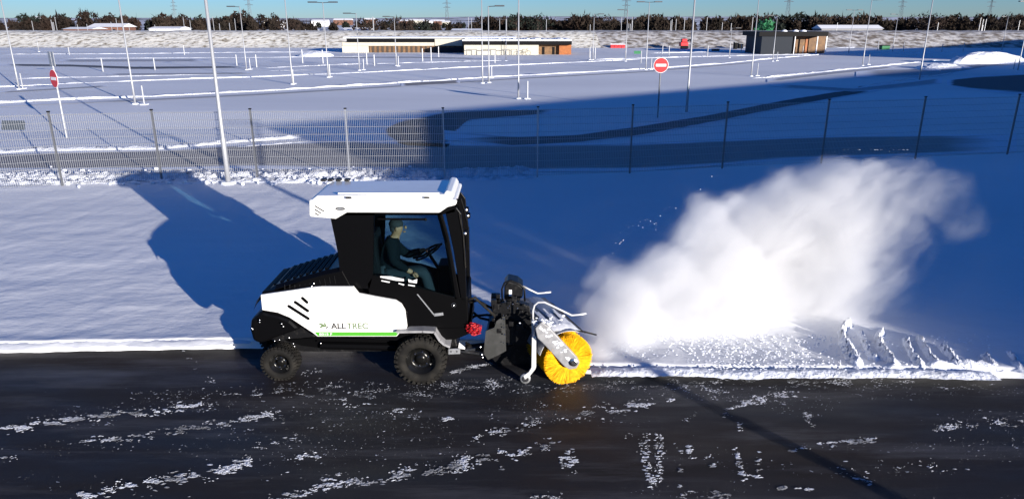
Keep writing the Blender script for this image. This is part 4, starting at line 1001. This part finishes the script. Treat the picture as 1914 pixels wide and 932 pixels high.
# inside the cab
st = MB(); a = P(705,520,YC); b_ = P(760,520,YC)
st.box(a[0], b_[0], YC-.22, YC+.22, a[2]-.06, a[2]+.04).build('seat', 'seat', T, bevel=.03)
MB().obox(Vector(P(705,475,YC)), (.05,0,.012), (0,.21,0), (-.03,0,.30)).build('seat_back', 'seat', T, bevel=.03)
MB().box(a[0]-.02, b_[0]-.12, YC-.32, YC-.25, a[2]+.10, a[2]+.13).build('armrest', 'console', T, bevel=.01)
for q_ in ([(711,515.5),(730,516),(755,521),(755,525),(740,524),(711,518)], [(763,521),(771,524),(780,521),(779,529),(764,527)], [(713,523),(729,526),(728,528),(713,525)], [(745,528),(756,531),(755,533),(745,530)], [(763,531),(776,533),(775,535),(763,533)]):  # white plates painting in the reflection along the lower edge of the glass
    plate(q_, CN-.0045, CN-.001, 'sill_reflection', 'console', dr, ref=CN)
MB().box(P(820,500,YC)[0], P(852,500,YC)[0]-.04, YC-.15, YC+.2, P(820,585,YC)[2], P(820,490,YC)[2]).build('dashboard', 'black', T, bevel=.03)
sw = P(800,471,YC); ctr = Vector((sw[0], YC, sw[2])); ax = Vector((-.5,0,.86)); e_1 = Vector((.86,0,.5)); e_2 = Vector((0,1,0)); k = 24
MB().tube([ctr+.17*(math.cos(2*math.pi*i/k)*e_1+math.sin(2*math.pi*i/k)*e_2) for i in range(k+1)], .013, 6, False).tube([ctr, ctr-ax*.25], .02, 6).tube([ctr-e_1*.16, ctr+e_1*.16], .01, 5).tube([ctr-e_2*.16, ctr+e_2*.16], .01, 5).build('steering_wheel', 'black', T)
MB().tube([P(826,455,8.5), P(790,478,8.5), P(772,482,8.5)], .016, 6).build('control_lever', 'black', T)

# hoses at the front
for pts in ([(873,566),(893,561),(912,572),(930,580)], [(873,560),(888,556),(905,572),(925,590)], [(872,600),(888,590),(910,588),(935,592)], [(870,640),(900,655),(930,650)], [(880,580),(898,594),(925,600),(950,588)]):
    Yh = random.uniform(8.0, 8.5); MB().tube([P(u, v, Yh) for u, v in pts], .017, 8).build('hydraulic_hose', 'rubber', T, smooth=True)
rd = MB()
for k in range(26):
    a0 = random.uniform(0, 6.28); pts = []
    for i in range(7):
        a = a0+i*.75; p = P(885+18*math.cos(a)*random.uniform(.05,1.0), 614+14*math.sin(a)*random.uniform(.05,1.0), 7.84+random.uniform(-.05,.1)); pts.append(p)
    rd.tube(pts, .006, 5)
rd.build('coiled_cord', 'coil', T, smooth=True)

# ------------------------------------------------------------------ front sweeper
# frame fixed to the tractor, roller set at an angle
SW = MB()
SW.prism(pz([(915,600),(1000,592),(1010,640),(1000,690),(940,692),(905,655)], 8.25), 8.25, 8.75)
SW.prism(pz([(918,572),(960,566),(990,575),(998,640),(978,650),(930,640)], 8.05), 8.10, 8.22)
SW.tube([P(870,650,8.27), P(960,640,8.27)], .05, 8)
fr = SW.build('sweeper_frame', 'dark', T, bevel=.01)
random.seed(5)
for k in range(26):
    p = P(random.uniform(922, 985), random.uniform(548, 620), random.uniform(8.0, 8.2)); s_ = random.uniform(.012, .035)
    MB().box(p[0]-s_, p[0]+s_, p[1]-s_, p[1]+s_, p[2]-s_, p[2]+s_).build('valve_fitting', 'dark', fr, bevel=.006)
for (u, v) in ((942,560),(944,563),(949,575),(952,572),(941,589),(942,596),(941,606),(942,612),(943,625),(941,640),(972,605),(958,568),(967,576)):
    p = P(u, v, 7.98); MB().ball(p, random.uniform(.007,.012), 6, 5).build('bolt_head', 'chrome', fr)
# dark flap at the left
plate([(908,618),(924,612),(928,600),(944,588),(946,655),(930,664),(912,672),(904,660)], 8.02, 8.04, 'rubber_flap', 'olive', fr)
plate([(946,610),(1000,612),(1003,690),(950,692)], 8.35, 8.38, 'rubber_flap', 'rubber', fr)
# valve box with hooped guard
vb = MB().prism(pz([(943,534),(950,526),(968,530),(978,538),(977,555),(960,566),(942,560)], 8.1), 8.10, 8.40).build('valve_box', 'dark', fr, bevel=.015)
p = P(954,547,8.095); MB().box(p[0]-.018, p[0]+.018, 8.09, 8.10, p[2]-.04, p[2]+.04).build('label_plate', 'signwhite', vb)
MB().tube([P(939,562,8.08), P(938,540,8.08), P(943,528,8.08), P(955,524,8.08), P(970,530,8.08), P(980,538,8.08), P(981,562,8.08)], .012, 8).build('guard_hoop', 'dark', fr, smooth=True)
MB().box(P(918,555,8.2)[0], P(934,555,8.2)[0], 8.15, 8.3, P(918,574,8.2)[2], P(918,552,8.2)[2]).build('solenoid', 'black', fr, bevel=.01)
# roller
cA = Vector(P(1062,671,7.76)); RB = .318; cA.z = RB-.004
axd = Vector((-.36, 1.0, 0)).normalized(); LEN = 1.22
cB = cA+axd*LEN; eX = Vector((axd.y, -axd.x, 0)); eZ = Vector((0,0,1))
core = MB().tube([cA, cB], .10, 20).build('brush_core', 'rubber', fr)
br = MB()
NB = 15000
for i in range(NB):
    t = random.random()**1.25*LEN if i > 6000 else random.uniform(0, .05)
    a = random.randrange(84)*2*math.pi/84+random.gauss(0, .014)+t*9; rr = RB*random.uniform(.90, 1.01)*(1 if random.random() < .9 else .86); a2 = a+random.gauss(-.06, .05)
    d0 = eX*math.cos(a)+eZ*math.sin(a); d1 = eX*math.cos(a2)+eZ*math.sin(a2); tn = eX*(-math.sin(a))+eZ*math.cos(a)
    b0 = cA+axd*t+d0*.095; tip = cA+axd*(t+random.gauss(-.008, .014))+d1*rr
    if tip.z < .006: tip.z = .006
    w = .0026; md = (b0+tip)/2+tn*.004
    br.add([b0-tn*w*.7, b0+tn*w*.7, md+tn*w, md-tn*w, tip+tn*w*.8, tip-tn*w*.8], [(0,1,2,3),(3,2,4,5)])
br.build('brush_roller', 'yellow', fr)
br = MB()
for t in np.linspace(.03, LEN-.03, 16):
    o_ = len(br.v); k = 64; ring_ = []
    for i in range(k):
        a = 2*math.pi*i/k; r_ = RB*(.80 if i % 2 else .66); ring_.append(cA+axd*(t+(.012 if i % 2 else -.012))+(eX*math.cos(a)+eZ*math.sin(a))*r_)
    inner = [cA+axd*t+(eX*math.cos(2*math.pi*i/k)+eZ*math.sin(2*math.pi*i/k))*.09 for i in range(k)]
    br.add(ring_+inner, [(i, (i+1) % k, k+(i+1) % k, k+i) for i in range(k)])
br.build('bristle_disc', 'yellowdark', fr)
# hood over the roller, dusted with snow
def hood_sheet(t0, t1, a0, a1, r, n=12):
    m_ = MB(); V = []
    for i in range(n+1):
        a = a0+(a1-a0)*i/n; d = eX*math.cos(a)+eZ*math.sin(a)
        for t in (t0, t1):
            for r_ in (r, r+.008): V.append(cA+axd*t+d*r_)
    F = []
    for i in range(n):
        o = i*4; F += [(o, o+4, o+6, o+2), (o+1, o+3, o+7, o+5), (o, o+1, o+5, o+4), (o+2, o+6, o+7, o+3)]
    F += [(0,2,3,1), (n*4, n*4+1, n*4+3, n*4+2)]
    return m_.add(V, F)
hood_sheet(.06, LEN+.02, R(62), R(165), RB+.035).build('brush_hood', 'galv', fr, smooth=False)
# flat top plate reaching forward (near part white with snow)
hp = MB(); n0 = cA+axd*.10+eX*(-.22)+eZ*(RB+.055); n1 = cA+axd*.10+eX*.20+eZ*(RB+.008); n2 = cA+axd*(LEN+.02)+eX*.20+eZ*(RB+.008); n3 = cA+axd*(LEN+.02)+eX*(-.22)+eZ*(RB+.055)
hp.add([n0,n1,n2,n3]+[q-Vector((0,0,.012)) for q in (n0,n1,n2,n3)], [(0,1,2,3),(7,6,5,4),(0,4,5,1),(1,5,6,2),(2,6,7,3),(3,7,4,0)])
M['plate'] = mat('hood_steel', (0.09, 0.09, 0.095), 0.5, var=(8, (0.3, 0.31, 0.33), 0.5, 0.7))
hp.build('hood_plate', 'plate', fr)
MB().tube([n1-eX*.06, n1+eX*.05-eZ*.03, n1+eX*.22-eZ*.10], .010, 6).build('flap_edge', 'rubber', fr)
sn_ = MB(); k = 14; V_ = []
for i in range(k+1):
    for j in range(k+1):
        s_, t_ = i/k, j/k; q = n0.lerp(n1, .04+.92*s_).lerp(n3.lerp(n2, .04+.92*s_), t_); hh = .012+.030*max(0, math.sin(math.pi*s_))*(.4+.6*random.random()) if 0 < i < k and 0 < j < k else .001
        V_.append((q.x, q.y, q.z+hh))
sn_.add(V_, [(i*(k+1)+j, i*(k+1)+j+1, (i+1)*(k+1)+j+1, (i+1)*(k+1)+j) for i in range(k) for j in range(k)])
sn_.f = [f for i_, f in enumerate(sn_.f) if (i_ % k) < 5+3*math.sin(i_//k*1.3)]
tag(sn_.build('snow_cover', 'snow', fr, smooth=True), kind='stuff')
e0 = n1; e1_ = n1+eX*.07-eZ*.05
MB().add([e0, e1_, e1_+axd*1.0, e0+axd*1.0]+[q-Vector((0,0,.008)) for q in (e0, e1_, e1_+axd*1.0, e0+axd*1.0)], [(0,1,2,3),(7,6,5,4),(0,4,5,1),(1,5,6,2),(2,6,7,3),(3,7,4,0)]).build('splash_flap', 'rubber', fr)
# chain case arm on the near end
ya = cA.y-.06
arm = MB().prism(pz([(1000,610),(1012,598),(1024,606),(1078,664),(1083,674),(1077,685),(1064,687),(1054,681),(1020,644),(1004,628)], ya), ya-.05, ya).build('drive_case', 'fender', fr, bevel=.012)
sn_ = MB(); random.seed(3)
for i in range(26):
    t = random.random(); u = 1008+t*58; v = 603+t*62+random.uniform(-7, 12); p = P(u, v, ya-.055); sn_.ball((p[0], ya-.052, p[2]), random.uniform(.006, .020), 7, 5, (1.4, .3, .9))
tag(sn_.build('caked_snow', 'lump', arm), kind='stuff')
p = P(1072,676,ya-.05); MB().lathe_y((p[0], ya-.055, p[2]), [(.05,.0),(.05,-.012),(.03,-.02),(.001,-.02)], 18).build('bearing_cap', 'chrome', arm)
sn_ = MB()
for i in range(50):
    p = P(random.gauss(1022, 14), random.gauss(604, 7), ya-.02+random.uniform(0,.12)); sn_.ball(p, random.uniform(.007, .022), 7, 5, (1.3, 1, .7))
tag(sn_.build('caked_snow', 'lump', fr), kind='stuff')
# castor strut, wheel
sx = 7.78
MB().prism(pz([(994,628),(1002,628),(1002,683),(1000,688),(993,688)], sx), sx-.03, sx+.01).build('support_strut', 'rod', fr, bevel=.004)
MB().tube([P(996,596,sx), P(997,632,sx)], .018, 8).build('strut_tube', 'rod', fr)
MB().prism(pz([(993,684),(1001,686),(990,700),(981,706),(978,699),(988,692)], sx), sx-.04, sx-.02).build('castor_fork', 'rod', fr, bevel=.003)
p = P(982,703,sx-.02); c = (p[0], sx-.01, .068)
cw = MB().lathe_y(c, [(.03,-.02),(.064,-.024),(.066,0),(.064,.024),(.03,.02)], 24).build('castor_wheel', 'galv', fr, smooth=True)
MB().lathe_y(c, [(.045,-.0245),(.035,-.027),(.012,-.027),(.001,-.03)], 20).build('hub', 'chrome', cw)
# the two bent guide rods
MB().tube([P(996,600,sx), P(996,580,sx), P(999,570,sx), P(1006,564.5,sx), P(1018,564.5,sx), P(1040,575,sx-.02), P(1069,589,sx-.05), P(1082,587.5,sx-.05), P(1096,585.5,sx-.05)], .013, 8).build('guide_rod', 'rod', fr, smooth=True)
MB().tube([P(977,534,8.5), P(990,541,8.5), P(1005,548,8.5), P(1016,547,8.5), P(1030,545.5,8.5)], .012, 8).build('guide_rod', 'rod', fr, smooth=True)

# ------------------------------------------------------------------ the driver
def skin_mesh(nodes, edges, root=0, sub=2):
    """grow one continuous surface round a skeleton; nodes (x,y,z,rx,ry)"""
    me = bpy.data.meshes.new('tmp'); me.from_pydata([n[:3] for n in nodes], edges, []); o = bpy.data.objects.new('tmp', me); COL.objects.link(o)
    sk = o.modifiers.new('s', 'SKIN'); sk.use_smooth_shade = True
    if not me.skin_vertices: 
        me.attributes.new('x', 'FLOAT', 'POINT')
    sv = me.skin_vertices[0].data
    for i, n in enumerate(nodes): sv[i].radius = (n[3], n[4] if len(n) > 4 else n[3]); sv[i].use_root = (i == root)
    ss = o.modifiers.new('ss', 'SUBSURF'); ss.levels = sub
    bpy.context.view_layer.update(); dg = bpy.context.evaluated_depsgraph_get(); ev = o.evaluated_get(dg)
    m2 = bpy.data.meshes.new_from_object(ev); V = [tuple(v.co) for v in m2.vertices]; F = [tuple(p.vertices) for p in m2.polygons]
    bpy.data.objects.remove(o); return V, F
def bp(u, v, dy): p = P(u, v, YC+dy); return p
hip = bp(728,513,0); pel = hip
J = dict(hip=hip, belly=bp(726,490,0), chest=bp(731,463,0), neck=bp(738,444,0), nk2=bp(741,436,0), head=bp(744,426,0), top=bp(743,413,0),
  shN=bp(731,453,-.18), elN=bp(734,487,-.24), wrN=bp(764,506,-.23), haN=bp(772,509,-.22),
  shF=bp(733,453,.18), elF=bp(762,476,.22), wrF=bp(788,468,.17), haF=bp(796,466,.15),
  hN=bp(732,515,-.09), knN=bp(792,505,-.13), anN=bp(812,566,-.11), toN=bp(832,573,-.12),
  hF=bp(732,515,.09), knF=bp(794,503,.14), anF=bp(818,563,.12), toF=bp(838,570,.13))
def grow(spec, edges, root):
    idx = {}; nodes = []
    for k_, r_ in spec: idx[k_] = len(nodes); nodes.append((*J[k_], *(r_ if isinstance(r_, tuple) else (r_,))))
    return skin_mesh(nodes, [(idx[a], idx[b_]) for a, b_ in edges], idx[root])
Vb, Fb = grow([('hip',.13),('belly',.12),('chest',.135),('neck',.062),('nk2',.055),('head',(.088,.075)),('top',(.07,.062)),('shN',.062),('elN',.045),('wrN',.03),('haN',(.034,.02)),('shF',.062),('elF',.045),('wrF',.03),('haF',(.034,.02)),
   ('hN',.09),('knN',.062),('anN',.042),('toN',.036),('hF',.09),('knF',.062),('anF',.042),('toF',.036)],
   [('hip','belly'),('belly','chest'),('chest','neck'),('neck','nk2'),('nk2','head'),('head','top'),('chest','shN'),('shN','elN'),('elN','wrN'),('wrN','haN'),('chest','shF'),('shF','elF'),('elF','wrF'),('wrF','haF'),('hip','hN'),('hN','knN'),('knN','anN'),('anN','toN'),('hip','hF'),('hF','knF'),('knF','anF'),('anF','toF')], 'hip')
pm = MB().add(Vb, Fb)
for hk, wk in (('haN','wrN'), ('haF','wrF')):      # fingers curled over the lever and the wheel
    h_, w_ = Vector(J[hk]), Vector(J[wk]); d = (h_-w_).normalized()
    for i in range(4):
        y_ = (i-1.5)*.019; L = (.030,.035,.032,.025)[i]; b0 = h_+Vector((0,y_,0))+d*.012
        pm.tube([b0, b0+d*L, b0+d*(L+.018)+Vector((0,0,-.022)), b0+d*(L-.002)+Vector((0,0,-.040))], [.0095,.009,.0085,.007], 6)
    pm.tube([h_+Vector((0,-.022,-.005)), h_+d*.018+Vector((0,-.04,-.02)), h_+d*.035+Vector((0,-.035,-.035))], [.011,.010,.008], 6)
hc = Vector(J['head']); 
pm.ball(hc+Vector((.092,0,.008)), .014, 8, 6, (1.1,.8,1.6)); pm.ball(hc+Vector((.075,0,-.045)), .02, 8, 6, (1,1.2,.5))
for s_ in (-1, 1): pm.ball(hc+Vector((-.005, s_*.078, .005)), .024, 8, 6, (.8,.35,1.2))
person = pm.build('person', 'skin', origin=tuple(hip), smooth=True)
tag(person, 'driver in a dark jacket seated in the cab, one hand on a lever', 'person')
for s_ in (-1, 1): MB().ball(hc+Vector((.080, s_*.03, .022)), .007, 8, 6).build('eye', 'ink', person)
Vj, Fj = grow([('hip',.15),('belly',.145),('chest',.16),('neck',.075),('shN',.08),('elN',.06),('wrN',.042),('shF',.08),('elF',.06),('wrF',.042)], [('hip','belly'),('belly','chest'),('chest','neck'),('chest','shN'),('shN','elN'),('elN','wrN'),('chest','shF'),('shF','elF'),('elF','wrF')], 'hip')
MB().add(Vj, Fj).build('jacket', 'jacket', person, smooth=True)
Vt, Ft = grow([('hip',.145),('hN',.105),('knN',.078),('anN',.055),('hF',.105),('knF',.078),('anF',.055)], [('hip','hN'),('hN','knN'),('knN','anN'),('hip','hF'),('hF','knF'),('knF','anF')], 'hip')
MB().add(Vt, Ft).build('trousers', 'trousers', person, smooth=True)
hr = MB(); hr.ball(hc+Vector((-.022,0,.052)), .088, 14, 10, (1.02,.95,.80)); hr.ball(hc+Vector((-.055,0,.01)), .062, 12, 8, (.8,1.1,1.2)); hr.build('hair', 'hair', person, smooth=True)
for k_ in ('N', 'F'):
    a, b_ = Vector(J['an'+k_]), Vector(J['to'+k_]); MB().tube([a+Vector((-.04,0,-.02)), a+Vector((.03,0,-.02)), b_, b_+Vector((.03,0,0))], [.05,.055,.045,.02], 8).build('shoe', 'black', person, smooth=True)

# ------------------------------------------------------------------ the thrown snow
blobs = [  # u, v, Y, rx, ry, rz, weight
 (1118,662,8.35,.30,.40,.26,1.4),(1150,655,8.6,.5,.5,.26,1.4),(1165,640,8.8,.45,.55,.36,1.35),(1230,655,9.0,.8,.6,.25,1.2),(1140,600,8.9,.45,.6,.42,1.2),(1185,560,9.1,.5,.7,.45,1.15),(1200,620,9.6,.8,.7,.45,1.1),(1190,590,9.0,.55,.55,.50,1.1),(1250,600,9.2,.75,.65,.50,1.2),(1260,530,9.3,.75,.7,.55,1.15),
 (1350,575,9.5,.95,.8,.60,1.2),(1340,480,9.6,.85,.8,.70,1.15),(1335,415,9.8,.50,.6,.45,1.0),(1375,385,9.9,.38,.5,.28,.95),(1430,520,9.9,1.0,.9,.85,1.15),(1440,430,9.8,.8,.8,.70,1.1),
 (1520,480,9.9,.85,.9,.95,1.1),(1500,380,9.8,.7,.7,.50,1.05),(1560,345,9.7,.55,.6,.36,1.0),(1575,420,9.7,.65,.8,.75,1.0),(1540,570,9.8,.75,.8,.65,1.0),(1520,625,9.5,.7,.6,.35,.9),(1565,500,9.7,.55,.8,.8,.95),
 (1620,370,9.5,.5,.5,.40,.86),(1650,400,9.4,.5,.5,.42,.78),(1690,375,9.2,.45,.5,.38,.68),(1735,360,9.1,.45,.5,.34,.56),(1755,395,9.0,.35,.45,.28,.50),(1700,325,9.2,.5,.5,.25,.48),(1785,360,9.0,.30,.45,.3,.46),(1640,330,9.4,.5,.5,.25,.6),
 (1480,620,9.6,1.1,.6,.40,.85),(1300,640,9.2,1.1,.5,.34,.95),(1100,560,8.75,.25,.3,.25,.55),(1640,560,10.2,.6,.8,.9,.46),(1600,640,9.6,.7,.6,.35,.5),(1640,470,9.3,.6,.6,.7,.50),(1690,440,9.1,.5,.5,.5,.42),(1640,540,9.2,.45,.5,.6,.42),(1130,520,9.0,.4,.4,.35,.5),(1790,400,8.9,.5,.4,.4,.42)]
m = bpy.data.materials.new('powder_snow'); m.use_nodes = True; n = m.node_tree.nodes; l = m.node_tree.links; n.remove(n['Principled BSDF'])
tcn = n.new('ShaderNodeTexCoord')
wn = n.new('ShaderNodeTexNoise'); wn.inputs['Scale'].default_value = 1.1; wn.inputs['Detail'].default_value = 4
l.new(tcn.outputs['Object'], wn.inputs['Vector'])
sb = n.new('ShaderNodeVectorMath'); sb.operation = 'SUBTRACT'; sb.inputs[1].default_value = (.5,.5,.5); l.new(wn.outputs['Color'], sb.inputs[0])
sc2 = n.new('ShaderNodeVectorMath'); sc2.operation = 'SCALE'; sc2.inputs['Scale'].default_value = .7; l.new(sb.outputs[0], sc2.inputs[0])
ad = n.new('ShaderNodeVectorMath'); ad.operation = 'ADD'; l.new(tcn.outputs['Object'], ad.inputs[0]); l.new(sc2.outputs[0], ad.inputs[1])
acc = None
for (u, v, Yb_, rx, ry, rz, w) in blobs:
    c = P(u, v, Yb_); a = n.new('ShaderNodeVectorMath'); a.operation = 'SUBTRACT'; a.inputs[1].default_value = c; l.new(ad.outputs[0], a.inputs[0])
    d = n.new('ShaderNodeVectorMath'); d.operation = 'DIVIDE'; d.inputs[1].default_value = (rx*1.35, ry*1.35, rz*1.35); l.new(a.outputs[0], d.inputs[0])
    e = n.new('ShaderNodeVectorMath'); e.operation = 'LENGTH'; l.new(d.outputs[0], e.inputs[0])
    g = n.new('ShaderNodeMapRange'); g.interpolation_type = 'SMOOTHSTEP'; g.inputs[1].default_value = 1.0; g.inputs[2].default_value = 0.25; g.inputs[3].default_value = 0.0; g.inputs[4].default_value = w
    l.new(e.outputs['Value'], g.inputs[0])
    if acc is None: acc = g
    else:
        mx = n.new('ShaderNodeMath'); mx.operation = 'SMOOTH_MAX'; mx.inputs[2].default_value = 0.15; l.new(acc.outputs[0], mx.inputs[0]); l.new(g.outputs[0], mx.inputs[1]); acc = mx
dn = n.new('ShaderNodeTexNoise'); dn.inputs['Scale'].default_value = 3.4; dn.inputs['Detail'].default_value = 8; dn.inputs['Roughness'].default_value = .66
dm = n.new('ShaderNodeMapping'); dm.vector_type = 'TEXTURE'; dm.inputs['Rotation'].default_value = (0, R(-32), R(14)); dm.inputs['Scale'].default_value = (3.2, 1.0, .8)   # streaks along the throw
l.new(ad.outputs[0], dm.inputs[0]); l.new(dm.outputs[0], dn.inputs['Vector'])
s1 = n.new('ShaderNodeMath'); s1.operation = 'MULTIPLY_ADD'; s1.inputs[1].default_value = 1.9; s1.inputs[2].default_value = -.98; l.new(dn.outputs['Fac'], s1.inputs[0])
gt = n.new('ShaderNodeMapRange'); gt.inputs[1].default_value = 0.10; gt.inputs[2].default_value = 0.34; l.new(acc.outputs[0], gt.inputs[0])
s2 = n.new('ShaderNodeMath'); s2.operation = 'ADD'; l.new(acc.outputs[0], s2.inputs[0]); l.new(s1.outputs[0], s2.inputs[1])
s3 = n.new('ShaderNodeMapRange'); s3.interpolation_type = 'SMOOTHSTEP'; s3.inputs[1].default_value = .12; s3.inputs[2].default_value = 1.45; s3.inputs[3].default_value = 0; s3.inputs[4].default_value = 5.0
l.new(s2.outputs[0], s3.inputs[0])
vp = n.new('ShaderNodeVolumePrincipled'); vp.inputs['Color'].default_value = (.94,.942,.95,1); vp.inputs['Anisotropy'].default_value = 0.0
gm = n.new('ShaderNodeMath'); gm.operation = 'MULTIPLY'; l.new(s3.outputs[0], gm.inputs[0]); l.new(gt.outputs[0], gm.inputs[1])
l.new(gm.outputs[0], vp.inputs['Density']); l.new(vp.outputs[0], n['Material Output'].inputs['Volume'])
M['powder'] = m
# container: a tapered box round the cloud, clear of ground and machine
lo_ = [(.42,8.0),(8.6,8.1),(8.6,13.0),(.6,10.4)]
cl = MB(); zt_ = [1.3,3.6,3.6,2.0]
cl.add([(x, y, .115) for x, y in lo_]+[(x, y, z) for (x, y), z in zip(lo_, zt_)], [(0,3,2,1),(4,5,6,7),(0,1,5,4),(1,2,6,5),(2,3,7,6),(3,0,4,7)])
o = cl.build('snow_cloud', 'powder'); tag(o, 'white cloud of powder snow thrown forward by the yellow brush', 'snow cloud', kind='stuff')
# single clots flying out of the cloud
mb = MB(); random.seed(11)
for i in range(26):
    u = random.gauss(1205, 38); v = 418+ (1205-u)*.7 + random.gauss(0, 12); p = P(u, v, 9.5); mb.ball(p, random.uniform(.002, .007), 5, 4)
for i in range(260):
    u = random.uniform(1100, 1700); v = 660-(u-1090)*.62*random.uniform(.3, 1.35)+random.gauss(0, 10); p = P(u, max(v, 280), 8.9); mb.ball(p, random.uniform(.0015, .0045), 5, 4)
tag(mb.build('snow_spray', 'lump'), 'tiny clots of snow flying above the white cloud', 'snow', kind='stuff')

for o in bpy.data.objects:
    if '_o' in o: del o['_o']
